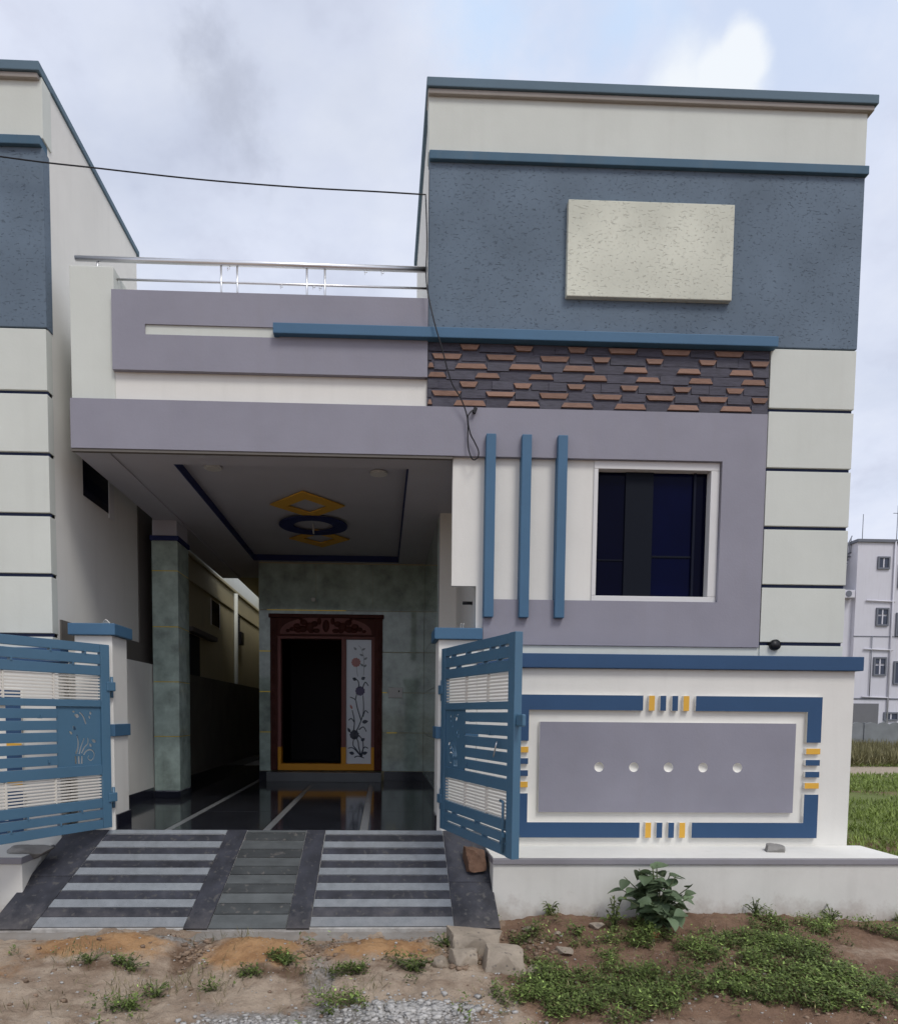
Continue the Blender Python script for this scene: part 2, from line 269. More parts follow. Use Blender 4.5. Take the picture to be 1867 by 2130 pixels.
def ground_material():
    m = bpy.data.materials.new('earth'); m.use_nodes = True
    nt = m.node_tree; N, L = nt.nodes, nt.links; b = N['Principled BSDF']
    b.inputs['Roughness'].default_value = 0.95; b.inputs['Specular IOR Level'].default_value = 0.15
    geo = N.new('ShaderNodeNewGeometry'); P = geo.outputs['Position']
    sx = N.new('ShaderNodeSeparateXYZ'); L.new(P, sx.inputs[0])
    def noise(s, d=6, r=0.6, loc=(0, 0, 0)):
        mp_ = N.new('ShaderNodeMapping'); mp_.inputs['Location'].default_value = loc; L.new(P, mp_.inputs[0])
        n = N.new('ShaderNodeTexNoise'); n.inputs['Scale'].default_value = s; n.inputs['Detail'].default_value = d; n.inputs['Roughness'].default_value = r; L.new(mp_.outputs[0], n.inputs['Vector']); return n.outputs['Fac']
    def rng(v, a, b_, lo=0, hi=1):
        r = N.new('ShaderNodeMapRange'); r.interpolation_type = 'SMOOTHSTEP'; L.new(v, r.inputs['Value'])
        r.inputs['From Min'].default_value = a; r.inputs['From Max'].default_value = b_; r.inputs['To Min'].default_value = lo; r.inputs['To Max'].default_value = hi; return r.outputs[0]
    def mth(op, a, b_):
        n = N.new('ShaderNodeMath'); n.operation = op
        for i, v in enumerate((a, b_)):
            if isinstance(v, (int, float)): n.inputs[i].default_value = v
            else: L.new(v, n.inputs[i])
        return n.outputs[0]
    def mix(f, c1, c2):
        n = N.new('ShaderNodeMixRGB'); L.new(f, n.inputs['Fac'])
        for k, c in (('Color1', c1), ('Color2', c2)):
            if isinstance(c, tuple): n.inputs[k].default_value = (*c, 1)
            else: L.new(c, n.inputs[k])
        return n.outputs[0]
    big = noise(1.1, 5); mid = noise(4.2, 7, 0.65, (5, 2, 0)); fine = noise(38, 5, 0.7, (1, 8, 3)); vfine = noise(130, 3)
    X, Y = sx.outputs['X'], sx.outputs['Y']
    def attr(n):
        a_ = N.new('ShaderNodeAttribute'); a_.attribute_name = n; return a_.outputs['Fac']
    brk = mth('MULTIPLY', mth('SUBTRACT', noise(16, 6, 0.7, (3, 3, 3)), 0.5), 0.9)
    M_ = lambda n: rng(mth('ADD', attr(n), brk), 0.22, 0.78)
    c = mix(rng(mid, 0.35, 0.65), (0.165, 0.10, 0.068), (0.235, 0.15, 0.10))             # red-brown earth
    c = mix(M_('sand'), c, mix(rng(mid, 0.35, 0.65), (0.27, 0.20, 0.145), (0.42, 0.335, 0.255)))   # pale road-side sand
    c = mix(M_('ochre'), c, mix(rng(mid, 0.35, 0.6), (0.30, 0.165, 0.08), (0.42, 0.25, 0.125)))      # loose ochre subsoil
    c = mix(rng(mth('ADD', attr('umber'), brk), 0.25, 1.0), c, (0.15, 0.095, 0.062))
    c = mix(M_('grit'), c, mix(rng(fine, 0.4, 0.6), (0.20, 0.185, 0.165), (0.34, 0.32, 0.30)))
    field = mth('MULTIPLY', rng(X, 3.8, 4.1), rng(Y, -0.9, -0.3))
    farf = mth('MULTIPLY', field, rng(noise(0.35, 6, 0.6, (2, 2, 0)), 0.42, 0.55))
    c = mix(farf, c, (0.14, 0.17, 0.055))
    path = mth('MULTIPLY', rng(mth('ADD', Y, mth('MULTIPLY', big, 2.0)), 12.5, 13.2), rng(mth('ADD', Y, mth('MULTIPLY', big, 2.0)), 17.5, 16.5))
    c = mix(path, c, (0.36, 0.30, 0.23))
    c = mix(rng(fine, 0.58, 0.74, 0, 0.5), c, (0.38, 0.33, 0.28))
    c = mix(rng(vfine, 0.60, 0.72, 0, 0.55), c, (0.08, 0.058, 0.045))
    L.new(c, b.inputs['Base Color'])
    h = mth('ADD', mth('MULTIPLY', fine, 0.9), mth('ADD', mth('MULTIPLY', vfine, 0.35), mid))
    bp = N.new('ShaderNodeBump'); bp.inputs['Strength'].default_value = 0.9; bp.inputs['Distance'].default_value = 0.02; L.new(h, bp.inputs['Height']); L.new(bp.outputs[0], b.inputs['Normal'])
    return m
EARTH = ground_material()

# ------------------------------------------------------------------ helpers
def link(o, parent=None, world_verts=True):
    C.objects.link(o)
    if parent is not None:
        o.parent = parent
        if world_verts and parent.type == 'EMPTY':
            o.matrix_parent_inverse = Matrix.Translation(-parent.location)
    return o

def thing(name, label, cat, loc=(0, 0, 0), rz=0.0, group=None, kind=None):
    o = bpy.data.objects.new(name, None); C.objects.link(o)
    o.empty_display_size = 0.2; o.location = loc; o.rotation_euler = (0, 0, rz)
    tag(o, label, cat, group, kind)
    return o
def tag(o, label=None, cat=None, group=None, kind=None):
    if label: o['label'] = label
    if cat: o['category'] = cat
    if group: o['group'] = group
    if kind: o['kind'] = kind
    return o

def mesh_from_bm(name, bm, material, parent=None, wv=True, smooth=False):
    me = bpy.data.meshes.new(name); bm.to_mesh(me); bm.free()
    if smooth:
        for p in me.polygons: p.use_smooth = True
    me.materials.append(material)
    return link(bpy.data.objects.new(name, me), parent, wv)

def bm_box(bm, x0, x1, y0, y1, z0, z1, bevel=0.0):
    r = bmesh.ops.create_cube(bm, size=1.0)
    vs = r['verts']
    for v in vs:
        v.co = Vector((x0 + (v.co.x + .5) * (x1 - x0), y0 + (v.co.y + .5) * (y1 - y0), z0 + (v.co.z + .5) * (z1 - z0)))
    if bevel > 0:
        es = set(e_ for v in vs for e_ in v.link_edges)
        bmesh.ops.bevel(bm, geom=list(es), offset=min(bevel, 0.4 * min(abs(x1 - x0), abs(y1 - y0), abs(z1 - z0))), segments=2, affect='EDGES', profile=0.6)
def box(name, x0, x1, y0, y1, z0, z1, material, parent=None, bevel=0.005, wv=True):
    bm = bmesh.new(); bm_box(bm, x0, x1, y0, y1, z0, z1, bevel)
    return mesh_from_bm(name, bm, material, parent, wv)
def boxes(name, lst, material, parent=None, bevel=0.004, wv=True):
    bm = bmesh.new()
    for b in lst: bm_box(bm, *b, bevel)
    return mesh_from_bm(name, bm, material, parent, wv)

def bm_tube(bm, pts, r, seg=8, r1=None, cap=True):
    pts = [Vector(p) for p in pts]; n = len(pts); rings = []
    up0 = None
    for i, p in enumerate(pts):
        t = (pts[min(i + 1, n - 1)] - pts[max(i - 1, 0)]).normalized()
        a = t.orthogonal().normalized() if up0 is None else (up0 - t * up0.dot(t)).normalized()
        up0 = a; b = t.cross(a)
        rr = r if r1 is None else r + (r1 - r) * i / (n - 1)
        rings.append([bm.verts.new(p + (a * math.cos(k * 2 * math.pi / seg) + b * math.sin(k * 2 * math.pi / seg)) * rr) for k in range(seg)])
    for i in range(n - 1):
        for k in range(seg):
            bm.faces.new((rings[i][k], rings[i][(k + 1) % seg], rings[i + 1][(k + 1) % seg], rings[i + 1][k]))
    if cap:
        bm.faces.new(rings[0][::-1]); bm.faces.new(rings[-1])
def tube(name, pts, r, material, parent=None, seg=8, r1=None, wv=True, smooth=True):
    bm = bmesh.new(); bm_tube(bm, pts, r, seg, r1)
    o = mesh_from_bm(name, bm, material, parent, wv, smooth); return o
def smoothpts(p, k=6):
    """Catmull-Rom"""
    p = [Vector(a) for a in p]; out = []
    for i in range(len(p) - 1):
        a, b, c, d = p[max(i - 1, 0)], p[i], p[i + 1], p[min(i + 2, len(p) - 1)]
        for j in range(k):
            t = j / k
            out.append(0.5 * ((2 * b) + (c - a) * t + (2 * a - 5 * b + 4 * c - d) * t * t + (3 * b - a - 3 * c + d) * t ** 3))
    out.append(p[-1]); return out

def plate(name, outer, holes, thick, to3d, material, parent=None, wv=True):
    """2D outline with holes, given a thickness; to3d maps (a, b, n) to a point"""
    cu = bpy.data.curves.new(name, 'CURVE'); cu.dimensions = '2D'; cu.fill_mode = 'BOTH'; cu.extrude = thick / 2
    for poly in [outer] + holes:
        s = cu.splines.new('POLY'); s.points.add(len(poly) - 1); s.use_cyclic_u = True
        for i, (a, b) in enumerate(poly): s.points[i].co = (a, b, 0, 1)
    tmp = bpy.data.objects.new(name + '_t', cu)
    me = bpy.data.meshes.new_from_object(tmp)
    bpy.data.objects.remove(tmp); bpy.data.curves.remove(cu)
    me.name = name
    for v in me.vertices: v.co = to3d(v.co.x, v.co.y, v.co.z)
    bm = bmesh.new(); bm.from_mesh(me); bmesh.ops.recalc_face_normals(bm, faces=bm.faces); bm.to_mesh(me); bm.free()
    me.materials.clear(); me.materials.append(material)
    return link(bpy.data.objects.new(name, me), parent, wv)

def circle(cx, cy, r, n=28, sx=1.0):
    return [(cx + r * sx * math.cos(2 * math.pi * i / n), cy + r * math.sin(2 * math.pi * i / n)) for i in range(n)]
def stroke(pts, w0, w1=None):
    """closed outline of a tapering 2D stroke"""
    p = [Vector((a, b, 0)) for a, b in pts]
    p = smoothpts(p, 5); n = len(p); L_, R_ = [], []
    w1 = w0 if w1 is None else w1
    for i in range(n):
        t = (p[min(i + 1, n - 1)] - p[max(i - 1, 0)]); t.normalize()
        nn = Vector((-t.y, t.x, 0)); w = (w0 + (w1 - w0) * i / (n - 1)) / 2
        L_.append(((p[i] + nn * w).x, (p[i] + nn * w).y)); R_.append(((p[i] - nn * w).x, (p[i] - nn * w).y))
    return L_ + R_[::-1]
def leaf2d(x, y, L_, w, ang):
    out = []
    for i in range(9):
        t = i / 8; out.append((t * L_, w * math.sin(math.pi * t) ** 0.8 * (1.15 - 0.5 * t)))
    for i in range(7, 0, -1):
        t = i / 8; out.append((t * L_, -w * math.sin(math.pi * t) ** 0.8 * (1.15 - 0.5 * t)))
    ca, sa = math.cos(ang), math.sin(ang)
    return [(x + a * ca - b * sa, y + a * sa + b * ca) for a, b in out]

def white_flanks(o):
    """only the front face was painted: the flanks keep the white of the wall"""
    me = o.data; me.materials.append(WHITE)
    for p in me.polygons:
        if p.normal.y > -0.6: p.material_index = 1
    return o

# value noise in numpy
_rng = np.random.default_rng(11)
_T = _rng.random((256, 256))
def vnoise(x, y):
    xi, yi = np.floor(x).astype(int), np.floor(y).astype(int); fx, fy = x - xi, y - yi
    fx = fx * fx * (3 - 2 * fx); fy = fy * fy * (3 - 2 * fy)
    g = lambda a, b: _T[a % 256, b % 256]
    return (g(xi, yi) * (1 - fx) + g(xi + 1, yi) * fx) * (1 - fy) + (g(xi, yi + 1) * (1 - fx) + g(xi + 1, yi + 1) * fx) * fy
def fbm(x, y, o=5, g=0.5):
    s, a, t = 0, 1.0, 0
    for i in range(o):
        s = s + a * vnoise(x * 2 ** i + 17.3 * i, y * 2 ** i + 5.1 * i); t += a; a *= g
    return s / t
def sstep(a, b, x):
    t = np.clip((x - a) / (b - a), 0, 1); return t * t * (3 - 2 * t)

# ------------------------------------------------------------------ ground
def ground_h(x, y):
    x = np.asarray(x, float); y = np.asarray(y, float)
    h = -0.60 - 0.03 * sstep(-1.0, -2.4, y)
    near = sstep(-6, -4.5, x) * sstep(8, 5, x) * sstep(-5, -3.5, y) * sstep(2.0, 0.5, y)
    h = h + near * (fbm(x * 1.3, y * 1.3) - 0.5) * 0.10 + near * (fbm(x * 6 + 3, y * 6) - 0.5) * 0.05 + near * np.abs(fbm(x * 13 + 1, y * 13 + 6, 3) - 0.5) * 0.05 + near * (fbm(x * 30, y * 30, 3) - 0.5) * 0.016
    g = lambda cx, cy, rx, ry, a: a * np.exp(-((x - cx) / rx) ** 2 - ((y - cy) / ry) ** 2)
    h = h + g(1.25, -0.72, 0.30, 0.28, 0.07) + g(2.6, -0.55, 0.8, 0.25, 0.05) + g(-3.15, -0.75, 0.28, 0.4, 0.20)
    h = h + g(-0.78, -1.20, 0.28, 0.26, 0.085) + g(0.02, -1.18, 0.35, 0.24, 0.07) + g(-1.75, -1.12, 0.5, 0.24, 0.085) - g(-0.40, -1.15, 0.10, 0.3, 0.05) - g(-1.22, -1.2, 0.09, 0.25, 0.06) - g(-0.6, -0.90, 2.2, 0.07, 0.03)
    h = h + g(2.2, -1.4, 0.9, 0.5, 0.03) - g(0.95, -1.35, 0.14, 0.6, 0.05)
    # beyond the plot: the field to the right lies a little lower than the house
    h = np.where((y > 0.3), -0.62 + 0.05 * (fbm(x * 0.5, y * 0.5) - 0.5), h)
    return h
def axis(lo, hi, d, far):
    a = list(np.arange(lo, hi + 1e-6, d)); s = d
    L_, H_ = [], []
    v = lo
    while v > -far: s *= 1.25; v -= s; L_.append(v)
    s = d; v = hi
    while v < far: s *= 1.25; v += s; H_.append(v)
    return np.array(L_[::-1] + a + H_)
gx, gy = axis(-3.0, 4.2, 0.019, 900), axis(-2.5, -0.45, 0.019, 900)
GX, GY = np.meshgrid(gx, gy)
GZ = ground_h(GX, GY)
me = bpy.data.meshes.new('ground')
nx, ny = len(gx), len(gy)
idx = np.arange(nx * ny).reshape(ny, nx)
quads = np.stack([idx[:-1, :-1], idx[:-1, 1:], idx[1:, 1:], idx[1:, :-1]], -1).reshape(-1, 4)
me.from_pydata(np.stack([GX, GY, GZ], -1).reshape(-1, 3).tolist(), [], quads.tolist())
for p in me.polygons: p.use_smooth = True
def gmask(x, y, lst):
    return np.clip(sum(a * np.exp(-(np.abs((x - cx) / rx) ** 2.6) - (np.abs((y - cy) / ry) ** 2.6)) for cx, cy, rx, ry, a in lst), 0, 1.1)
wx = GX + (fbm(GX * 2.1 + 4, GY * 2.1) - .5) * .5; wy = GY + (fbm(GX * 2.3, GY * 2.3 + 9) - .5) * .35
masks = {
    'sand': np.where(GX < 0.9, 1.0, 0) * sstep(1.0, 0.6, wx) + gmask(wx, wy, [(1.0, -2.35, .8, .25, .7), (3.3, -1.25, .5, .2, .5)]),
    'ochre': gmask(wx, wy, [(-1.75, -1.12, .50, .20, 1.0), (-0.78, -1.22, .30, .26, 1.1), (0.02, -1.22, .38, .20, 1.0), (-2.3, -1.6, .35, .3, .5)]),
    'umber': gmask(wx, wy, [(-1.18, -1.22, .10, .30, .9), (-0.62, -1.50, .30, .08, .9), (-1.75, -1.42, .45, .07, .8), (0.1, -1.46, .35, .06, .7), (-0.38, -1.05, .12, .15, .7)]),
    'grit': gmask(wx, wy, [(0.05, -2.05, .55, .20, 1.0), (-0.55, -2.12, .4, .16, 1.0), (-0.38, -1.5, .12, .35, .6), (-1.3, -.98, .14, .14, .8), (0.1, -.98, .5, .07, .8)]),
}
for k_, v_ in masks.items():
    at_ = me.attributes.new(k_, 'FLOAT', 'POINT'); at_.data.foreach_set('value', v_.astype(np.float32).ravel())
me.materials.append(EARTH)
ground = link(bpy.data.objects.new('ground', me)); tag(ground, kind='structure')

# ------------------------------------------------------------------ carport floor (structure with its slabs)
floor = box('carport_floor', -2.44, 0.72, -0.045, 9.0, -0.70, -0.006, CONC, None, 0)
tag(floor, kind='structure')
cols = [(-2.44, -1.70), (-1.642, -0.934), (-0.876, -0.170), (-0.112, 0.72)]
rows = [(-0.055, 0.948), (0.953, 2.046), (2.051, 3.12), (3.125, 4.2), (4.205, 5.3), (5.305, 6.6)]
for (a, b) in cols:
    for (c_, d_) in rows:
        box('floor_slab', a + .002, b - .002, c_, d_, -0.03, 0.0, BGRAN, floor, 0.0015)
for xs in (-1.671, -0.905, -0.141):
    for (c_, d_) in rows:
        box('inlay_strip', xs - .027, xs + .027, c_, d_, -0.03, -0.0005, GGRAN, floor, 0.001)

# ------------------------------------------------------------------ driveway ramp
ramp = thing('driveway_ramp', 'steep granite driveway ramp striped grey and black leading up to the carport', 'ramp', (-0.8, -0.42, -0.56))
RT, RB = Vector((0, -0.058, -0.001)), Vector((0, -0.785, -0.560))
rd = (RB - RT); rlen = rd.length; rd.normalize(); rn = Vector((0, rd.z, -rd.y)); rn = rn if rn.z > 0 else -rn
def rslab(name, xt0, xt1, xb0, xb1, s0, s1, m, thick=0.022, lift=0.0):
    """slab on the ramp; the left/right edges given at the ramp's top and bottom"""
    lerp = lambda a, b, t: a + (b - a) * t
    bm = bmesh.new(); vs = []
    for dz in (lift, lift - thick):
        for (s, xa, xb) in ((s0, lerp(xt0, xb0, s0), lerp(xt1, xb1, s0)), (s1, lerp(xt0, xb0, s1), lerp(xt1, xb1, s1))):
            p = RT + rd * (s * rlen) + rn * dz
            vs += [bm.verts.new((xa, p.y, p.z)), bm.verts.new((xb, p.y, p.z))]
    a, b, c, d, e2, f, g, h = vs
    for q in ((a, b, d, c), (e2, g, h, f), (a, e2, f, b), (c, d, h, g), (a, c, g, e2), (b, f, h, d)): bm.faces.new(q)
    bmesh.ops.recalc_face_normals(bm, faces=bm.faces)
    bmesh.ops.bevel(bm, geom=list(bm.edges), offset=0.0018, segments=1, affect='EDGES')
    return mesh_from_bm(name, bm, m, ramp)
# body
bm = bmesh.new()
a_, b_ = RT - rn * .0045, RB - rn * .0045
prof = [(a_.y, a_.z), (b_.y + .006, b_.z), (b_.y + .006, -0.95), (a_.y, -0.95)]
vl = [bm.verts.new((-2.44 - .23 * (z < -.3), y, z)) for y, z in prof]; vr = [bm.verts.new((0.80, y, z)) for y, z in prof]
bm.faces.new(vl); bm.faces.new(vr[::-1])
for i in range(4): bm.faces.new((vl[i], vr[i], vr[(i + 1) % 4], vl[(i + 1) % 4]))
bmesh.ops.recalc_face_normals(bm, faces=bm.faces)
mesh_from_bm('ramp_body', bm, mat('joint_cement', (0.48, 0.47, 0.45), var=0.3, scale=20, dirt=0.4), ramp)
g = 0.003
rslab('edge_slab', -2.44, -2.119 - g, -2.67, -2.375 - g, 0, 0.5, RDARK); rslab('edge_slab', -2.44, -2.119 - g, -2.67, -2.375 - g, 0.503, 1.0, RDARK)
rslab('edge_slab', 0.482 + g, 0.80, 0.506 + g, 0.83, 0, 0.56, RDARK); rslab('edge_slab', 0.482 + g, 0.80, 0.506 + g, 0.83, 0.563, 1.0, RDARK)
for (a, b, c_, d_) in ((-1.209, -1.051, -1.356, -1.186), (-0.590, -0.438, -0.655, -0.491)):
    rslab('divider_slab', a + g, b - g, c_ + g, d_ - g, 0, 1.0, RDARK, lift=0.003)
st = [0.0, .05, .128, .199, .269, .340, .413, .489, .568, .646, .726, .805, .892, .985]
for (a, b, c_, d_) in ((-2.119, -1.209, -2.375, -1.356), (-0.438, 0.482, -0.491, 0.506)):
    for i in range(13):
        rslab('stripe_slab', a, b, c_, d_, st[i] + .002, st[i + 1] - .002, RLIGHT if i % 2 == 0 else RDARK, lift=0.002 if i % 2 == 0 else -0.001)
sm = [0, .027, .119, .215, .307, .398, .485, .579, .670, .767, .869, .999]
for i in range(11):
    rslab('tread_slab', -1.051, -0.590, -1.186, -0.655, sm[i] + .002, sm[i + 1] - .002, RMID if i % 2 == 0 else RMID2, lift=0.001 * (i % 2))
# crumbled concrete at its foot
bm = bmesh.new()
nxl = 150
topv = []
for i in range(nxl):
    x = -2.62 + 3.46 * i / (nxl - 1)
    w = 0.05 + 0.16 * float(fbm(np.array(x * 2.3), np.array(4.4))) ** 1.6
    if -1.42 < x < -1.18: w += 0.10 * math.sin((x + 1.42) / 0.24 * math.pi)
    ring = []
    for j, (t, z) in enumerate(((0, -0.585), (0.4, -0.592), (0.85, -0.607), (1.0, -0.70))):
        yy = -0.77 - w * t; zz = z + 0.012 * (float(fbm(np.array(x * 9), np.array(j * 3.1))) - .5) * 2
        ring.append(bm.verts.new((x, yy, zz)))
    topv.append(ring)
for i in range(nxl - 1):
    for j in range(3): bm.faces.new((topv[i][j], topv[i][j + 1], topv[i + 1][j + 1], topv[i + 1][j]))
bmesh.ops.recalc_face_normals(bm, faces=bm.faces)
mesh_from_bm('concrete_lip', bm, CONC, ramp, smooth=True)

# ------------------------------------------------------------------ plinth ledges in front of the compound walls
def plinth(x0, x1, label):
    t = thing('plinth_ledge', label, 'ledge', ((x0 + x1) / 2, -0.3, -0.6), group=None)
    box('ledge_body', x0, x1, -0.54, -0.02, -0.95, -0.168, PLINTH, t, 0.006)
    box('ledge_coping', x0 - 0.006, x1 + 0.006, -0.555, -0.015, -0.166, -0.122, MATS['ledge_grey'], t, 0.006)
    box('ledge_screed', x0, x1, -0.54, -0.06, -0.121, -0.116, WHITE, t, 0.002)
    return t
mat('ledge_grey', (0.26, 0.25, 0.27), var=0.12, streak=0.15)
plinth(0.81, 3.88, 'white plastered ledge with grey edge along the foot of the right compound wall')
plinth(-6.2, -2.55, 'short white ledge beside the left edge of the ramp, under the left gate leaf')

# ------------------------------------------------------------------ compound walls
YC = -0.06
def compound_wall(dx, label, full=True):
    t = thing('compound_wall', label, 'wall', (2.2 + dx, YC, -0.12))
    X = lambda v: v + dx
    x_l = 0.74
    box('wall', X(x_l), X(3.77), YC, YC + 0.095, -0.13, 1.290, WHITE, t, 0.004)
    box('coping', X(x_l), X(3.81), YC - 0.045, YC + 0.098, 1.291, 1.402, DBLUE, t, 0.006)
    # raised frame, corner by corner, with gaps for the small blocks
    p0, p1 = YC - 0.030, YC + 0.004
    ot, ob, ol, orr = 1.081, -0.051, 1.030, 3.497
    it, ib, il, ir = 0.962, 0.072, 1.150, 3.381
    gl, gr = 2.053, 2.475; gt, gb = 0.718, 0.302
    def corner(pts):
        white_flanks(plate('frame_corner', pts, [], p1 - p0, lambda a, b, n: Vector((X(a), (p0 + p1) / 2 + n, b)), DBLUE, t))
    corner([(gl, ot), (ol, ot), (ol, gt), (il, gt), (il, it), (gl, it)])
    corner([(gr, ot), (orr, ot), (orr, gt), (ir, gt), (ir, it), (gr, it)])
    corner([(gl, ob), (ol, ob), (ol, gb), (il, gb), (il, ib), (gl, ib)])
    corner([(gr, ob), (orr, ob), (orr, gb), (ir, gb), (ir, ib), (gr, ib)])
    for k, (o, m) in enumerate(((.046, YEL), (.137, DBLUE), (.232, DBLUE), (.322, YEL))):
        white_flanks(box('block', X(gl + o), X(gl + o + .047), p0, p1, it, ot, m, t, 0.002))
        white_flanks(box('block', X(gl + o), X(gl + o + .047), p0, p1, ob, ib, m, t, 0.002))
        white_flanks(box('block', X(il - .120), X(il), p0, p1, gt - o - .047, gt - o, m, t, 0.002))
        white_flanks(box('block', X(ir), X(orr), p0, p1, gt - o - .047, gt - o, m, t, 0.002))
    # panel with five round dimples
    pts = [(1.237, .153), (3.292, .153), (3.292, .869), (1.237, .869)]
    cs = [(1.715 + .2785 * i, .514) for i in range(5)]
    pan = plate('panel', pts, [circle(cx, cz, .038) for cx, cz in cs], 0.030, lambda a, b, n: Vector((X(a), YC - 0.013 + n, b)), PURPLE, t)
    white_flanks(pan)
    for cx, cz in cs:
        bm = bmesh.new(); seg, rg = 28, 6
        vs = [[bm.verts.new((X(cx) + .0395 * math.sin(j / rg * math.pi / 2) * math.cos(2 * math.pi * k / seg), YC - 0.026 + 0.020 * math.cos(j / rg * math.pi / 2), cz + .0395 * math.sin(j / rg * math.pi / 2) * math.sin(2 * math.pi * k / seg))) for k in range(seg)] for j in range(1, rg + 1)]
        c0 = bm.verts.new((X(cx), YC - 0.006, cz))
        for k in range(seg):
            bm.faces.new((c0, vs[0][k], vs[0][(k + 1) % seg]))
            for j in range(rg - 1): bm.faces.new((vs[j][k], vs[j + 1][k], vs[j + 1][(k + 1) % seg], vs[j][(k + 1) % seg]))
        mesh_from_bm('dimple', bm, WHITE, t, smooth=True)
    return t
compound_wall(0, 'white compound wall with blue frame and grey panel, right of the open gate')
compound_wall(-6.26, 'neighbouring compound wall seen behind the left gate leaf')

# ------------------------------------------------------------------ the house and its twin next door
def upper_block(t, dx, xl=0.333):
    X = lambda v: v + dx
    xr = 3.765 if dx == 0 else 3.715
    # tall front block behind the facade
    box('block_wall', X(xl), X(3.70), 0.045, 2.0, 3.30 if dx == 0 else -0.6, 5.624, WHITE, t, 0.004)
    box('parapet_band', X(xl - .012), X(3.712), 0.012, 0.15, 5.172, 5.605, CREAM, t, 0.006)
    boxes('top_coping', [(X(xl - .03), X(xr), -0.035, 0.16, 5.612, 5.678), (X(xl - .03), X(xl + .10), 0.16, 2.05, 5.625, 5.678), (X(3.60), X(xr), 0.16, 2.05, 5.625, 5.678), (X(xl + .10), X(3.60), 1.90, 2.05, 5.625, 5.678)], COPING, t, 0.006)
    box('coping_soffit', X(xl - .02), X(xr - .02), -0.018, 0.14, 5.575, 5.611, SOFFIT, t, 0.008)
    box('blue_band', X(xl - .005), X(3.725 if dx == 0 else 3.702), -0.018, 0.10, 5.108, 5.172, MUTED, t, 0.006)
    box('rustic_wall', X(xl), X(3.715 if dx == 0 else 3.706), 0.014, 0.12, 3.815, 5.109, RUST, t, 0.006)
    gs = [3.812, 3.335, 2.878, 2.424, 1.966, 1.508, 1.05]
    for i in range(6):
        top = gs[i] - 0.014; bot = gs[i + 1] + 0.014
        box('cream_panel', X(3.022), X(3.705), 0.004, 0.10, bot, top, CREAM, t, 0.004)
    box('groove_backing', X(3.024), X(3.700), 0.026, 0.09, 1.06, 3.80, NAVY, t, 0)

house = thing('house', 'single storey house with blue rustic facade block, mauve frame and open carport', 'house', (0.6, 2.0, 0.0))
upper_block(house, 0)
# signboard panel and blue ledge
box('board_panel', 1.390, 2.676, -0.030, 0.02, 4.132, 4.840, RUSTC, house, 0.006)
box('blue_ledge', -0.843, 3.042, -0.060, 0.02, 3.782, 3.860, BLUE, house, 0.006)
# facade frame (mauve): beam, right jamb, sill
plate('facade_frame', [(-2.385, 2.928), (0.54, 2.928), (2.664, 2.928), (2.664, 1.830), (0.79, 1.830), (0.79, 1.477), (3.012, 1.477), (3.012, 3.297), (-2.385, 3.297)], [], 0.10,
      lambda a, b, n: Vector((a, 0.05 + n, b)), PURPLE, house)
# recessed white field, with its step over the gate pier
plate('recessed_wall', [(0.54, 2.93), (0.54, 1.937), (0.735, 1.937), (0.735, 0.0), (0.80, 0.0), (0.80, 1.82), (1.67, 1.82), (1.67, 2.93)], [], 0.05,
      lambda a, b, n: Vector((a, 0.066 + n, b)), WHITE, house)
boxes('wall', [(0.80, 1.66, 0.093, 0.20, 0.0, 3.29), (1.66, 2.66, 0.16, 0.20, 0.0, 1.84), (1.66, 2.66, 0.16, 0.20, 2.92, 3.29), (2.66, 3.70, 0.102, 0.20, 0.0, 3.29), (3.60, 3.70, 0.20, 9.5, 0.0, 3.29)], WHITE, house, 0)
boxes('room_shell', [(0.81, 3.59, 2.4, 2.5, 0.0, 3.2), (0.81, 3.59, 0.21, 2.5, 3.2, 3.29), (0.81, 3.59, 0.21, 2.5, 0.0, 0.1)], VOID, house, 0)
box('strip_wall', 0.80, 3.705, 0.015, 0.10, 1.36, 1.476, CREAM, house, 0.003)
for xb in (0.826, 1.104, 1.385):
    box('blue_bar', xb - .038, xb + .038, -0.045, 0.06, 1.685, 3.086, BLUE, house, 0.006)
# window
win = box('window', 1.655, 2.662, 0.030, 0.15, 1.832, 1.876, WFRAME, house, 0.004)
box('frame', 1.655, 2.662, 0.030, 0.15, 2.864, 2.927, WFRAME, win, 0.004)
box('frame', 1.655, 1.689, 0.030, 0.15, 1.877, 2.863, WFRAME, win, 0.004)
box('frame', 2.592, 2.662, 0.030, 0.15, 1.877, 2.863, WFRAME, win, 0.004)
box('pane', 1.690, 1.930, 0.105, 0.112, 1.878, 2.862, WINBLK, win, 0)
box('stile', 1.930, 2.155, 0.090, 0.115, 1.878, 2.862, WINFR2, win, 0.003)
box('pane', 2.155, 2.480, 0.105, 0.112, 1.878, 2.862, WINBLU, win, 0)
box('stile', 2.480, 2.500, 0.085, 0.115, 1.878, 2.862, WINFR, win, 0.003)
box('pane', 2.500, 2.591, 0.100, 0.108, 1.878, 2.862, WINBLK, win, 0)
box('sash_rail', 2.160, 2.478, 0.098, 0.104, 2.195, 2.210, WINFR2, win, 0.002)
box('sash_rail', 1.692, 1.928, 0.098, 0.104, 2.165, 2.174, WINFR2, win, 0.002)
# waste pipe stub
bm = bmesh.new(); bm_tube(bm, [(3.138, 0.06, 1.497), (3.138, -0.022, 1.497)], 0.043, 20, cap=False); bm_tube(bm, [(3.138, -0.022, 1.497), (3.138, 0.03, 1.497)], 0.037, 20)
bmesh.ops.recalc_face_normals(bm, faces=bm.faces)
mesh_from_bm('pipe_stub', bm, BLACKP, house, smooth=True)

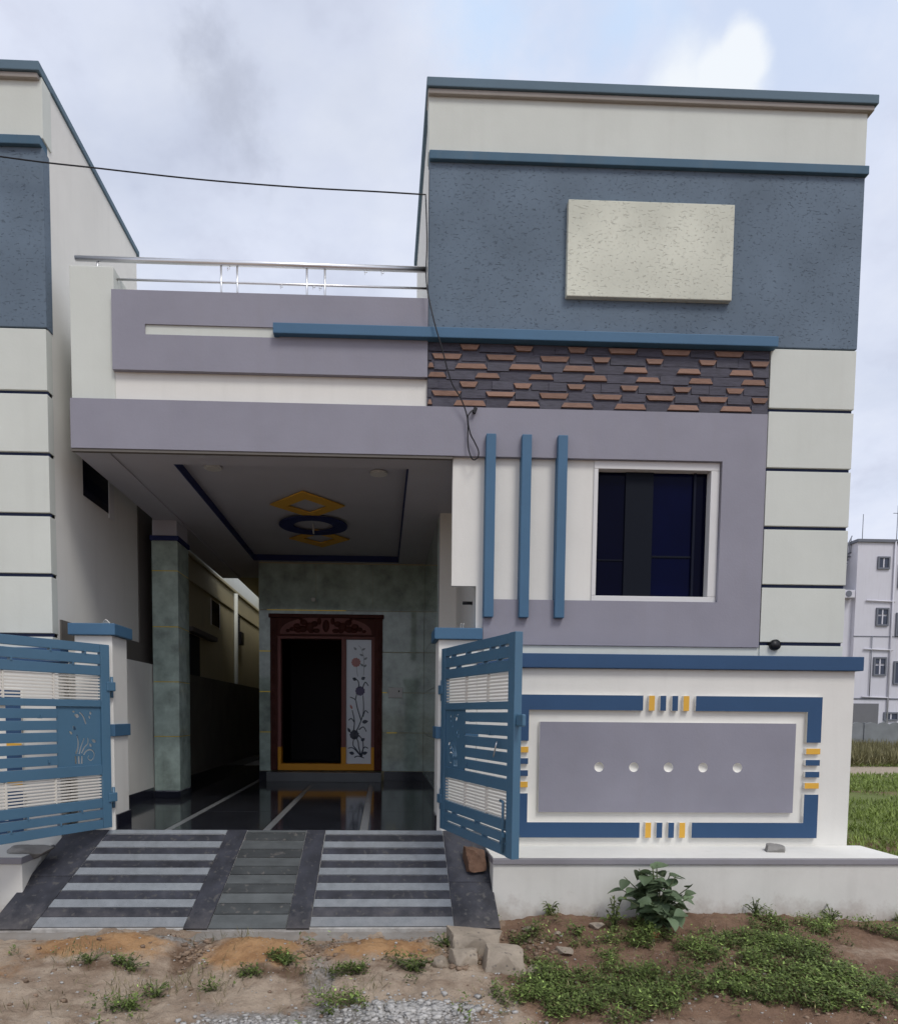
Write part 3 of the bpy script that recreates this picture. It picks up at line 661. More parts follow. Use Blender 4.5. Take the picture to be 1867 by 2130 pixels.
# stone cladding: each stone on its own
clad = box('stone_cladding', 0.333, 3.013, 0.014, 0.10, 3.297, 3.782, STOND, house, 0)
rz = [3.782 - 0.485 * i / 7 for i in range(8)]
P_ = 0.419
def rowspec(r):
    if r == 0: return [(0.580 + P_ * k, .150) for k in range(3)] + [(1.735 + P_ * k, .230) for k in range(3)]
    if r == 1: return [(0.365 + P_ * k, .230) for k in range(3)] + [(1.612 + P_ * k, .142) for k in range(3)] + [(2.86, .2)]
    if r == 2: return [(0.28, .10)] + [(0.544 + P_ * k, .248) for k in range(3)] + [(1.860 + P_ * k, .188) for k in range(3)]
    if r == 3: return [(0.281, .195)] + [(0.700 + P_ * k, .192) for k in range(6)]
    if r == 4: return [(0.580 + P_ * k, .142) for k in range(6)]
    if r == 5: return [(0.365 + P_ * k, .230) for k in range(7)]
    return [(0.118, .25)] + [(0.537 + P_ * k, .250) for k in range(6)]
WT = {0: -1, 1: -1, 2: 1, 3: 1, 4: -1, 5: -1, 6: 1}    # which long side of the trapezoid is wider
XL, XR = 0.334, 3.012
def stone(xa, xb, z0, z1, yf, m, taper):
    xa, xb = max(xa, XL), min(xb, XR)
    if xb - xa < 0.02: return
    bm = bmesh.new(); tp = min(0.022, 0.25 * (xb - xa)) * (1 if m is STONO else 0)
    wt = 0 if taper > 0 else 0
    a0, a1 = (xa, xb) if taper > 0 else (xa + tp, xb - tp)      # bottom
    b0, b1 = (xa + tp, xb - tp) if taper > 0 else (xa, xb)      # top
    tilt = random.uniform(-.004, .004)
    v = [bm.verts.new(p) for p in ((a0, yf + tilt, z0), (a1, yf + tilt, z0), (b1, yf, z1), (b0, yf, z1), (a0, 0.03, z0), (a1, 0.03, z0), (b1, 0.03, z1), (b0, 0.03, z1))]
    for q in ((0, 1, 2, 3), (4, 7, 6, 5), (0, 4, 5, 1), (3, 2, 6, 7), (0, 3, 7, 4), (1, 5, 6, 2)): bm.faces.new([v[i] for i in q])
    bmesh.ops.recalc_face_normals(bm, faces=bm.faces)
    mesh_from_bm('stone', bm, m, clad)
for r in range(7):
    z1, z0 = rz[r] - .002, rz[r + 1] + .002
    spec = sorted(rowspec(r)); x = XL - .05
    for (xs, w) in spec + [(XR + .05, 0)]:
        # dark stones fill the run up to the next terracotta stone
        gap = xs - x
        if gap > 0.02:
            n = 1 if gap < 0.24 or random.random() < .5 else 2
            cuts = [x] + ([x + gap * random.uniform(.35, .65)] if n == 2 else []) + [xs]
            for i in range(n): stone(cuts[i] + .0015, cuts[i + 1] - .0015, z0 + random.uniform(0, .003), z1, random.uniform(.007, .010), STOND, 1)
        if w: stone(xs, xs + w, z0 + .013 + random.uniform(0, .003), z1 - .013 - random.uniform(0, .003), random.uniform(-.002, .002), STONO, WT[r])
        x = xs + w

# left parapet over the carport
box('parapet_pillar', -2.385, -2.055, 0.030, 0.30, 3.296, 4.285, CREAM, house, 0.008)
box('parapet_wall', -2.056, 0.333, 0.035, 0.16, 3.296, 4.05, WHITE, house, 0.004)
plate('parapet_panel', [(-2.060, 3.512), (0.330, 3.512), (0.330, 4.096), (-2.060, 4.096)], [[(-1.812, 3.774), (-0.80, 3.774), (-0.80, 3.850), (-1.812, 3.850)]], 0.115,
      lambda a, b, n: Vector((a, 0.050 + n, b)), PURPLE, house)
box('slot_backing', -1.83, -0.79, 0.004, 0.034, 3.76, 3.865, CREAM, house, 0)
box('side_parapet', -2.385, -2.26, 0.30, 4.9, 3.296, 4.05, CREAM, house, 0.005)
box('drip_edge', -2.385, 0.535, 0.006, 0.04, 2.905, 2.927, TAUPE, house, 0.002)
# railing on the parapet
rail = tube('railing', [(-2.365, 0.10, 4.378), (0.325, 0.10, 4.372)], 0.021, STEEL, house, 14)
tube('mid_rail', [(-2.06, 0.10, 4.232), (0.33, 0.10, 4.232)], 0.0085, STEEL, rail, 10)
for xp in (-1.262, -1.139, -0.605, -0.466): tube('post', [(xp, 0.10, 4.04), (xp, 0.10, 4.36)], 0.008, STEEL, rail, 10)
tube('post', [(-2.20, 0.10, 4.28), (-2.20, 0.10, 4.36)], 0.008, STEEL, rail, 8)
for xw, zw in ((-1.205, 4.342), (-0.55, 4.222), (-0.50, 4.215), (-0.80, 4.218), (-0.15, 4.345), (-0.02, 4.343)):
    pts = [(xw + 0.012 * math.sin(k * 1.7), 0.10 + .012 * math.cos(k * 1.7), zw + 0.012 - k * 0.004) for k in range(8)]
    tube('tie_wire', pts, 0.0022, STEEL, rail, 5)

# carport roof slab with tray ceiling
box('roof_slab', -2.400, 0.333, 0.10, 5.05, 3.06, 3.296, WHITE, house, 0)
box('rear_roof_slab', -2.20, 3.7, 5.05, 9.5, 2.95, 3.20, BEIGE, house, 0)
TX0, TX1, TY0, TY1 = -1.72, 0.205, 0.36, 3.86
box('edge_beam', -2.405, -2.14, 0.10, 5.048, 2.931, 3.059, CEIL, house, 0.004)
boxes('ceiling_border', [(-2.139, TX0, 0.10, 5.05, 2.945, 3.058), (TX1, 0.74, 0.10, 3.95, 2.945, 3.058), (TX0, TX1, 0.10, TY0, 2.945, 3.058), (TX0, TX1, TY1, 5.05, 2.945, 3.058)], CEIL, house, 0)
box('ceiling_tray', TX0, TX1, TY0, TY1, 3.023, 3.057, CEIL, house, 0)
box('tray_fascia', TX0 + .001, TX0 + .012, TY0, TY1 - .013, 2.943, 3.022, DEEPBLUE, house, 0)
box('tray_fascia', TX1 - .012, TX1 - .001, TY0, TY1 - .013, 2.943, 3.022, DEEPBLUE, house, 0)
box('tray_fascia', TX0 + .001, TX1 - .001, TY1 - .012, TY1 - .001, 2.943, 3.022, DEEPBLUE, house, 0)
def cpl(name, outer, holes, z, m): return plate(name, outer, holes, 0.012, lambda a, b, n: Vector((a, b, z + n)), m, house)
dm = lambda cx, cy, rx, ry: [(cx - rx, cy), (cx, cy - ry), (cx + rx, cy), (cx, cy + ry)]
cpl('ceiling_diamond', dm(-0.765, 1.60, 0.375, 0.43), [dm(-0.765, 1.62, 0.20, 0.23)], 3.004, YEL)
cpl('ceiling_diamond', dm(-0.765, 2.92, 0.36, 0.40), [dm(-0.765, 2.90, 0.19, 0.21)], 3.004, YEL)
cpl('ceiling_ring', circle(-0.775, 2.30, 0.375, 48), [circle(-0.775, 2.30, 0.215, 40)], 2.990, DEEPBLUE)
tube('fan_hook', [(-0.775, 2.30, 3.01), (-0.775, 2.30, 2.94), (-0.775, 2.31, 2.915), (-0.775, 2.33, 2.915)], 0.008, SWITCH, house, 8)
for (lx, ly) in ((-1.46, 0.60), (-0.045, 0.66)):
    bm = bmesh.new(); bm_tube(bm, [(lx, ly, 3.015), (lx, ly, 3.000)], 0.075, 24); bm_tube(bm, [(lx, ly, 3.000), (lx, ly, 2.994)], 0.055, 24)
    mesh_from_bm('downlight', bm, SWITCH, house)

# column, tile by tile
colm = box('column', -2.425, -2.170, 1.956, 2.355, 0.0, 2.930, CEIL, house, 0.003)
zt = [0.075, 0.660, 1.240, 1.820, 2.404, 2.718]
for i in range(5):
    box('tile', -2.431, -2.164, 1.948, 1.956, zt[i] + .004, zt[i + 1] - .004, MARBLE, colm, 0.002)
    box('tile', -2.1695, -2.162, 1.957, 2.358, zt[i] + .004, zt[i + 1] - .004, MARBLE, colm, 0.002)
    if 0 < i: boxes('gold_strip', [(-2.430, -2.165, 1.950, 1.956, zt[i] - .0035, zt[i] + .0035), (-2.169, -2.164, 1.957, 2.357, zt[i] - .0035, zt[i] + .0035)], GOLD, colm, 0)
boxes('blue_band', [(-2.445, -2.148, 1.934, 2.37, 2.719, 2.766)], DEEPBLUE, colm, 0.003)
boxes('skirting', [(-2.436, -2.156, 1.940, 2.365, 0.0, 0.07)], SKIRT, colm, 0.003)

# back wall of the carport and its tiles, door opening left free
YB = 3.95
DX0, DX1, DZ0, DZ1 = -1.515, -0.005, 0.127, 2.245
bw = boxes('back_wall', [(-1.668, DX0, YB, YB + .22, 0, 3.06), (DX1, 0.80, YB, YB + .22, 0, 3.06), (DX0, DX1, YB, YB + .22, DZ1, 3.06), (DX0, DX1, YB, YB + .22, 0, DZ0)], BEIGE, house, 0)
zr = [0.129, 0.660, 1.208, 1.755, 2.308, 2.93]
for i in range(5):
    xs = [(-1.672, DX0)] if i < 4 else [(-1.672, -0.905), (-0.905, -0.14), (-0.14, 0.56)]
    if i < 4: xs.append((DX1, 0.56))
    for (a, b) in xs:
        z0 = zr[i] + .004; z1 = zr[i + 1] - .004
        if i == 3: z1 = zr[i + 1] - .004
        box('tile', a + .0015, b - .0015, YB - .010, YB - .001, z0, z1, MARBLE, bw, 0.0015)
box('tile', DX0, DX1, YB - .010, YB - .001, 2.256, 2.304, MARBLE, bw, 0.0015)
for (a, b, z) in ((-1.668, DX0, 1.755), (-1.668, DX0, 1.208), (-1.56, -0.50, 2.308), (0.06, 0.20, 0.660), (DX1, 0.06, 1.208), (-1.668, DX0, 0.66)):
    box('gold_strip', a, b, YB - .0125, YB - .002, z - .0055, z + .0055, GOLD, bw, 0)
box('side_wall', -1.668, -1.50, YB + .22, 9.5, 0, 2.95, BEIGE, house, 0)
rw = box('carport_side_wall', 0.57, 0.80, 1.60, YB, 0.0, 3.058, CEIL, house, 0)
for i in range(5):
    for (a, b) in ((1.70, 2.45), (2.45, 3.2), (3.2, YB - .012)):
        box('tile', 0.560, 0.569, a + .0015, b - .0015, zr[i] + .002, zr[i + 1] - .002, MARBLE, rw, 0.0015)
box('return_wall', 0.5695, 0.80, 1.585, 1.600, 0.0, 3.058, WHITE, house, 0.002)
box('pocket_wall', 0.742, 0.80, 0.10, 1.584, 0.0, 3.058, WHITE, house, 0)
tube('pipe_peg', [(0.74, 0.30, 1.845), (0.66, 0.30, 1.845)], 0.014, BLACKP, house, 10)
for q_ in [(-1.675, DX0 - .03, YB - .022, YB - .0105, 0.0, 0.128), (DX1 + .03, 0.56, YB - .022, YB - .0105, 0.0, 0.128), (0.548, 0.5595, 1.61, YB - .023, 0.0, 0.128)]: box('skirting', *q_, SKIRT, house, 0.002)
box('camera_socket', -0.965, -0.915, YB - .03, YB - .011, 2.425, 2.475, SWITCH, house, 0.012)
box('switch_board', 0.08, 0.272, YB - .045, YB - .011, 1.137, 1.279, SWITCH, house, 0.006)
bm = bmesh.new(); bm_box(bm, 0.215, 0.232, YB - .05, YB - .0455, 1.215, 1.24, 0.001)
mesh_from_bm('switch', bm, BLACKP, bpy.data.objects['switch_board'])

# entrance door
door = boxes('entrance_door', [(DX0, -1.42, YB - .05, YB + .16, DZ0 + .015, 2.20), (-0.110, DX1, YB - .05, YB + .16, DZ0 + .015, 2.20), (-1.42, -0.110, YB - .05, YB + .16, 1.962, 2.20)], WOOD, house, 0.006)
box('crown', -1.535, 0.015, YB - .075, YB + .10, 2.2005, 2.253, WOOD, door, 0.012)
boxes('inner_frame', [(-1.4195, -1.376, YB - .03, YB + .14, 0.46, 1.925), (-0.558, -0.496, YB - .03, YB + .14, 0.46, 1.925), (-0.152, -0.1105, YB - .03, YB + .14, 0.46, 1.925), (-1.4195, -0.1105, YB - .03, YB + .14, 1.926, 1.9615)], WOODL, door, 0.004)
boxes('painted_sill', [(-1.4195, -0.1105, YB - .034, YB + .14, 0.142, 0.230), (-1.4195, -1.374, YB - .034, YB + .14, 0.2301, 0.459), (-0.560, -0.494, YB - .034, YB + .14, 0.2301, 0.459), (-0.154, -0.1105, YB - .034, YB + .14, 0.2301, 0.459)], TURM, door, 0.003)
ar = [(-0.765 + 0.615 * math.cos(math.pi * k / 30), 1.985 + 0.235 * math.sin(math.pi * k / 30) ** 0.8) for k in range(31)]
plate('carved_arch', ar, [], 0.012, lambda a, b, n: Vector((a, YB - .056 + n, b)), WOODL, door)
bm = bmesh.new()
for (cx, cz, rx, rz_) in [(-0.765, 2.095, .048, .085)] + [(-0.765 + s_ * a, b, c_, d_) for s_ in (-1, 1) for (a, b, c_, d_) in ((.09, 2.16, .03, .05), (.155, 2.12, .05, .04), (.22, 2.08, .06, .06), (.30, 2.14, .05, .04), (.31, 2.05, .06, .045), (.39, 2.09, .05, .035), (.375, 2.03, .05, .03), (.45, 2.05, .04, .03), (.51, 2.025, .03, .022), (.335, 2.185, .025, .022), (.13, 2.03, .05, .03), (.20, 2.02, .04, .025))]:
    r_ = bmesh.ops.create_uvsphere(bm, u_segments=10, v_segments=6, radius=1.0)
    for v in r_['verts']: v.co = Vector((cx + v.co.x * rx, YB - .062 + v.co.y * .018, cz + v.co.z * rz_))
mesh_from_bm('carving', bm, WOOD, door, smooth=True)
for k in range(9):
    for xx in (-1.467, -0.058):
        bm = bmesh.new()
        bm_box(bm, xx - .026, xx + .026, YB - .062, YB - .0505, 0.28 + k * .205, 0.28 + k * .205 + .15, 0.006)
        r_ = bmesh.ops.create_uvsphere(bm, u_segments=10, v_segments=6, radius=1.0)
        for v in r_['verts']: v.co = Vector((xx + v.co.x * .016, YB - .063 + v.co.y * .01, 0.355 + k * .205 + v.co.z * .05))
        mesh_from_bm('carved_rosette', bm, WOOD, door, smooth=False)
glass = box('glass_panel', -0.4945, -0.1545, YB + .02, YB + .030, 0.231, 1.924, GLASSP, door, 0)
def flowerprint():
    gx0, gz0, gw, gh = -0.482, 0.227, 0.32, 1.69
    def T(u, v): return (gx0 + (u - 928) / 262 * gw, gz0 + (1740 - v) / 1325 * gh)     # from drawing coordinates
    yy = YB + .0185
    def add(name, poly, m): plate(name, poly, [], 0.001, lambda a, b, n: Vector((a, yy + n, b)), m, glass)
    stems = [[(1090, 1660), (1060, 1560), (1050, 1490), (1010, 1440)], [(1090, 1660), (1030, 1580), (995, 1530), (1010, 1440)], [(1095, 1660), (1110, 1560), (1105, 1490)], [(1010, 1670), (1050, 1655), (1120, 1675)],
             [(1080, 1650), (1000, 1570), (940, 1570)], [(1085, 1645), (1120, 1560), (1165, 1570)], [(1010, 1420), (1060, 1330), (1110, 1180), (1105, 1000)], [(1000, 1390), (1010, 1280), (985, 1160)],
             [(1085, 1270), (1040, 1130), (1020, 1050), (960, 1020)], [(1020, 1050), (1035, 985)], [(1010, 1290), (975, 1250), (945, 1270)], [(1105, 1230), (1130, 1165), (1165, 1190)], [(1060, 1370), (1110, 1340), (1145, 1390)],
             [(1060, 920), (1050, 850), (1005, 820)], [(1100, 920), (1130, 860), (1165, 900)], [(1060, 1430), (1095, 1470)]]
    for s_ in stems: add('print_stem', stroke([T(*p) for p in s_], 0.017, 0.012), INK)
    for (u, v, L_, w, a) in ((1010, 1630, .06, .02, 2.9), (1100, 1630, .06, .02, .3), (1095, 1290, .07, .022, .2), (965, 1400, .06, .016, 2.1), (1085, 1490, .05, .02, .6), (1030, 840, .05, .02, 2.6), (1085, 830, .05, .02, .5)):
        x_, z_ = T(u, v); add('print_leaf', leaf2d(x_, z_, L_ * 1.25, w * 1.3, a), INK)
    def bloom(u, v, r, m):
        x_, z_ = T(u, v); add('print_flower', [(x_ + r * (1 + .14 * (k % 2)) * math.cos(k * math.pi / 11), z_ + r * (1 + .14 * (k % 2)) * math.sin(k * math.pi / 11)) for k in range(22)], m)
    bloom(1010, 1425, .060, INK); bloom(1072, 955, .060, INKP); bloom(1025, 650, .058, INKR)
    x_, z_ = T(985, 1150); add('print_leaf', leaf2d(x_, z_, .07, .016, 2.0), INKR)
    for s_ in ([(1045, 800), (1035, 740), (1030, 690)], [(1110, 790), (1115, 690), (1110, 590), (1080, 500), (1050, 470)]): add('print_stem', stroke([T(*p) for p in s_], 0.007, 0.005), INKG)
    for (u, v, a) in ((1110, 700, .7), (1115, 620, .6), (1110, 690, 2.5), (1105, 580, 2.7), (1090, 520, .5), (1030, 520, 2.3)):
        x_, z_ = T(u, v); add('print_leaf', leaf2d(x_, z_, .055, .016, a), INKG)
flowerprint()
# unlit room behind the open doorway
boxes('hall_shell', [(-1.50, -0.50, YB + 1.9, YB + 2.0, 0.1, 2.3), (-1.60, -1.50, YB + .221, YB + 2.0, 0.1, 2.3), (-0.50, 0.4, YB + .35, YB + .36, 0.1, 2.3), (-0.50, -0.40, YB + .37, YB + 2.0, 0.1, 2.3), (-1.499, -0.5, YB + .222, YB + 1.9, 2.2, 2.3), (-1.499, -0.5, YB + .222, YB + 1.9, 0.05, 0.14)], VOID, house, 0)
box('door_step', -1.545, -0.010, 3.735, YB - .0105, 0.0, 0.126, mat('grey_granite_step', (0.10, 0.105, 0.11), rough=0.3, var=0.2, bump=0.03), house, 0.004)

# ------------------------------------------------------------------ the neighbour's house
nb = thing('house', 'neighbouring house of the same design cut off by the left picture edge', 'house', (-4.5, 2.0, -0.1))
upper_block(nb, -6.26, xl=0.9)
box('strip_wall', -5.4, -2.555, 0.015, 0.10, 0.9, 1.06, CREAM, nb, 0)
XN = -2.56
box('side_wall', -5.4, XN, 2.0, 10.2, -0.6, 3.02, BEIGE, nb, 0)
box('roof_parapet', -2.75, XN - .002, 2.001, 10.2, 3.021, 4.30, CREAM, nb, 0)
box('roof_lip', -2.75, XN + .03, 2.36, 10.2, 2.98, 3.02, BEIGE, nb, 0.004)
boxes('taupe_band', [(XN - .01, XN + .012, 0.135, 2.345, 1.40, 1.645), (XN - .01, XN + .012, 1.90, 2.345, 1.646, 3.20)], TAUPE, nb, 0.002)  # raised L-shaped band, darker taupe than the wall around it
sw = boxes('side_window', [(XN - .03, XN + .012, 1.145, 1.27, 2.72, 3.60)], WFRAME, nb, 0.003)
box('pane', XN - .02, XN + .006, 0.614, 1.144, 2.76, 3.60, WINBLK, sw, 0)
w2 = boxes('side_window', [(XN - .01, XN + .010, 4.93, 4.955, 2.22, 2.62), (XN - .01, XN + .010, 5.467, 5.49, 2.22, 2.62)], WFRAME, nb, 0)
box('pane', XN - .01, XN + .006, 4.956, 5.466, 2.24, 2.60, WINBLK, w2, 0)
w3 = box('side_window', XN - .01, XN + .008, 3.70, 4.28, 1.38, 1.96, WINFR, nb, 0)
box('sunshade', XN, XN + .10, 3.62, 4.95, 1.97, 2.035, TAUPE, nb, 0.006)
tube('drain_pipe', [(XN + .04, 6.5, 0.0), (XN + .04, 6.5, 2.95)], 0.035, CREAM, nb, 10)
box('cornice', XN, XN + .02, 3.0, 10.0, 2.655, 2.70, BEIGE, nb, 0.004)
boxes('meter_box', [(XN, XN + .08, 6.75, 7.0, 2.12, 2.34), (XN, XN + .03, 6.85, 6.9, 2.34, 2.62)], BLACKP, nb, 0.01)

box('passage_light_blocker', -2.56, -1.66, 9.0, 9.1, -0.6, 3.6, BEIGE, nb, 0)  # added to close the passage end and keep light out
# boundary wall between the two plots
bwall = box('boundary_wall', -2.552, -2.442, 0.245, 2.34, -0.6, 1.425, WHITE, None, 0.006)
box('shade_dark_wall', -2.552, -2.446, 2.341, 9.5, -0.6, 1.40, mat('passage_shade_tone', (0.095, 0.085, 0.07), var=0.25, scale=3, bump=0.5), bwall, 0)  # passage shade behind the column put into the wall's dark colour
tag(bwall, 'low white boundary wall between the carport column and the neighbouring house', 'wall')
box('skirting', -2.4415, -2.432, 0.25, 1.93, 0.0, 0.115, SKIRT, bwall, 0.002)
box('skirting', -2.4415, -2.432, 2.37, 9.0, 0.0, 0.115, SKIRT, bwall, 0.002)

# ------------------------------------------------------------------ gate piers
def pier(x0, x1, label, sk):
    t = thing('gate_pier', label, 'gate pier', ((x0 + x1) / 2, 0.09, 0), group='gate piers')
    box('shaft', x0, x1, YC, YC + .30, -0.30, 1.503, WHITE, t, 0.006)
    box('cap', x0 - .035, x1 + .035, YC - .035, YC + .335, 1.5035, 1.592, BLUE, t, 0.006)
    box('blue_band', x0 - .016, x1 + .016, YC - .016, YC + .316, 0.728, 0.822, BLUE, t, 0.004)
    xs = x1 if sk > 0 else x0
    box('skirting', xs - (0 if sk > 0 else .014), xs + (.014 if sk > 0 else 0), YC + .02, YC + .31, 0.0, 0.115, SKIRT, t, 0.002)
    cx = (x0 + x1) / 2 + .03
    for k in range(2):
        pts = [(cx + .02 * k, YC + .12, 1.59), (cx + .01 * k, YC + .12, 1.615), (cx + .03 + .02 * k, YC + .10, 1.635 - .02 * k), (cx + .06, YC + .10, 1.605 + .01 * k)] if sk > 0 else [(cx + .02 * k, YC + .12, 1.59), (cx + .02 * k, YC + .11, 1.62), (cx + .005 + .02 * k, YC + .10, 1.642)]
        tube('wire_end', smoothpts(pts, 4), 0.004, ROD, t, 6)
    return t
pier(-2.362, -2.077, 'white gate pier with blue cap carrying the left gate leaf', 1)
pier(0.436, 0.739, 'white gate pier with blue cap carrying the right gate leaf', -1)

# ------------------------------------------------------------------ gate leaves
GW, GZ0, GH = 1.225, 0.028, 1.397
def gate(label, loc, rz):
    t = thing('gate_leaf', label, 'gate', loc, rz, group='open gate leaves')
    Z = lambda d: GH - d                         # depth below the top -> local z
    T = 0.020
    B = lambda n, u0, u1, d0, d1, th=T, m=GATE, p=t, bv=0.003: box(n, u0, u1, -th, th, Z(d1), Z(d0), m, p, bv, wv=False)
    B('stile', 0.0, 0.075, 0.0, GH); B('stile', GW - .085, GW, 0.0, GH, 0.026)
    ua, ub = 0.076, GW - .086
    for (d0, d1) in ((0, .064), (.080, .150), (.165, .235), (.420, .4710), (.909, .985), (1.168, 1.238), (1.254, 1.314), (1.330, GH)):
        B('rail', ua, ub, d0, d1, 0.016)
    # light louvre rods between the rails
    for (d0, d1) in ((.236, .419), (.986, 1.167)):
        n = 8
        for k in range(n):
            d = d0 + (d1 - d0) * (k + .5) / n
            box('rod', ua, ub, -.0055, .0055, Z(d + .006), Z(d - .006), ROD, t, 0.002, wv=False)
        for u in (0.445, 0.803): box('rod_tie', u - .006, u + .006, -.010, .010, Z(d1), Z(d0), ROD, t, 0.002, wv=False)
    # flat slats in the middle
    for k in range(5):
        B('slat', 0.428, ub, .480 + k * .084 + .009, .480 + (k + 1) * .084 - .009, 0.012)
    # cut-out flower panel by the hinge
    P0, P1 = ua, 0.427
    def M(x, y): return (P0 + (770 - x) / 320 * (P1 - P0), Z(.4621 + (y - 770) / 560 * .4818))
    holes = [stroke([M(*p) for p in s_], w0, w1) for s_, w0, w1 in [(a_, b_ * 1.35, c_ * 1.35) for a_, b_, c_ in (
        ([(584, 1182), (600, 1115), (598, 1060), (590, 1018)], .012, .005), ([(606, 1185), (622, 1120), (646, 1050)], .011, .006), ([(624, 1180), (648, 1128), (672, 1095), (673, 1050)], .010, .007),
        ([(640, 1195), (660, 1162), (694, 1154), (718, 1185), (712, 1228), (690, 1246), (672, 1225), (680, 1200)], .009, .005), ([(615, 828), (642, 866), (660, 930)], .007, .010),
        ([(578, 1202), (582, 1268)], .010, .012), ([(602, 1204), (604, 1268)], .010, .012), ([(626, 1205), (625, 1270)], .009, .012))]]
    for (x, y, L_, w, a) in ((585, 985, .035, .010, 1.0), (560, 1015, .028, .008, .7), (735, 1090, .034, .011, .5), (700, 1130, .026, .009, 1.0), (612, 868, .034, .013, .4), (582, 826, .02, .006, .2), (700, 850, .022, .009, 1.2), (690, 885, .022, .007, 1.4)):
        cx, cz = M(x, y); holes.append(leaf2d(cx, cz, L_ * 1.25, w * 1.2, a))
    plate('flower_panel', [(P0, Z(.9088)), (P1, Z(.9088)), (P1, Z(.4712)), (P0, Z(.4712))], holes, 0.006, lambda a, b, n: Vector((a, n, b)), GATE, t, wv=False)
    # little welded spacer clips, hinges, latch
    for (u, d) in ((.20, .072), (.47, .072), (.86, .072), (1.0, .072), (.30, .157), (.75, .157), (.97, .157), (.25, 1.246), (.66, 1.246), (.42, 1.322), (.78, 1.322), (1.05, 1.322), (.55, .545), (.86, .63), (.5, .86)):
        box('clip', u - .006, u + .006, -.021, .021, Z(d + .012), Z(d - .012), GATE, t, 0.002, wv=False)
    for d in (.28, 1.13):
        box('hinge', -.045, .03, -.030, .030, Z(d + .07), Z(d), GATE, t, 0.006, wv=False)
        tube('hinge_pin', [(-.03, 0, Z(d + .12)), (-.03, 0, Z(d - .04))], 0.012, GATE, t, 10, wv=False)
    tube('drop_bolt', [(GW - .11, -.034, 0.02), (GW - .11, -.034, 0.34), (GW - .11, -.034, 0.345), (GW - .15, -.034, 0.35)], 0.009, GATE, t, 8, wv=False)
    box('bolt_keeper', GW - .125, GW - .095, -.046, -.021, 0.12, 0.15, GATE, t, 0.002, wv=False)
    tube('latch_handle', smoothpts([(GW - .22, -.03, .72), (GW - .20, -.045, .70), (GW - .235, -.045, .62)], 4), 0.005, STEEL, t, 6, wv=False)
    box('latch_lug', GW, GW + .085, -.012, .012, Z(.575), Z(.50), GATE, t, 0.01, wv=False)
    return t
gate('blue steel gate leaf swung open in front of the compound wall, nearly edge on', (0.474, -0.105, GZ0), math.atan2(-1.173, .35))
gate('blue steel gate leaf cut off by the left picture edge', (-2.095, -0.105, GZ0), math.atan2(-.71, -.438))

# ------------------------------------------------------------------ overhead cable
p1 = smoothpts([(-6.5, -0.25, 5.33), (-4.4, -0.15, 5.10), (-2.83, -0.08, 4.965), (-2.1, -0.07, 4.912), (-1.37, -0.06, 4.866), (-0.63, -0.055, 4.838), (-0.07, -0.05, 4.831), (0.302, -0.03, 4.836)], 6)
p2 = smoothpts([(0.302, -0.03, 4.836), (0.315, -0.03, 4.50), (0.312, -0.055, 4.19), (0.368, -0.085, 3.90), (0.43, -0.085, 3.70), (0.507, -0.06, 3.464), (0.585, -0.05, 3.34), (0.640, -0.03, 3.205), (0.645, -0.03, 3.05), (0.655, -0.03, 2.96), (0.685, -0.03, 2.892), (0.722, -0.03, 2.905), (0.730, -0.03, 2.955), (0.700, -0.03, 3.02), (0.662, -0.035, 3.09), (0.642, -0.04, 3.20), (0.668, -0.035, 3.25), (0.700, -0.02, 3.275), (0.708, 0.0, 3.30)], 5)
bm = bmesh.new(); bm_tube(bm, p1 + p2[1:], 0.0052, 7)
cable = mesh_from_bm('overhead_cable', bm, BLACKP, smooth=True)
tag(cable, 'thin black cable crossing the sky and hanging in a loop on the facade', 'cable')
bm = bmesh.new(); bm_tube(bm, [(0.69, -0.02, 3.245), (0.705, -0.018, 3.285)], 0.014, 10); mesh_from_bm('cable_clamp', bm, BLACKP, cable)

# ------------------------------------------------------------------ rocks and bricks
def rock(name, loc, size, seed, m, label, rz=0.0, flat=0.0, group=None, boxy=False):
    rg = random.Random(seed); bm = bmesh.new()
    bmesh.ops.create_icosphere(bm, subdivisions=4, radius=1.0)
    planes = [(Vector((rg.uniform(-1, 1), rg.uniform(-1, 1), rg.uniform(-.6, 1))).normalized(), rg.uniform(.55, .85)) for _ in range(9)]
    if boxy: planes = [(Vector((a + rg.uniform(-.2, .2), b + rg.uniform(-.2, .2), c + rg.uniform(-.2, .2))).normalized(), rg.uniform(.52, .62)) for a, b, c in ((1, 0, 0), (-1, 0, 0), (0, 1, 0), (0, -1, 0), (0, 0, 1), (0, 0, -1), (1, -1, 1), (-1, -1, 1))]
    planes.append((Vector((0.05, -0.1, 1)).normalized(), 0.55 + flat * -.2))
    for v in bm.verts:
        for n, d in planes:
            k = v.co.dot(n) - d
            if k > 0: v.co -= n * k
        v.co *= 1 + 0.16 * (float(fbm(np.array(v.co.x * 3 + seed), np.array(v.co.y * 3 + v.co.z * 2.3), 6, .6)) - .5)
        v.co = Vector((v.co.x * size[0], v.co.y * size[1], v.co.z * size[2]))
    o = mesh_from_bm(name, bm, m, None)
    o.location = loc; o.rotation_euler = (rg.uniform(-.06, .06), rg.uniform(-.06, .06), rz)
    tag(o, label, 'stone', group); return o
gh = lambda x, y: float(ground_h(x, y))
rock('rock', (0.60, -1.13, gh(.60, -1.13) + .05), (0.29, 0.19, 0.14), 3, ROCK, 'largest pale stone, a flat slab at the right foot of the ramp', 0.1, 0.6, boxy=True)
rock('rock', (0.73, -1.43, gh(.73, -1.43) + .03), (0.20, 0.15, 0.14), 8, ROCK, 'squarish stone just in front of the largest slab stone', 0.15, 0.3, boxy=True)
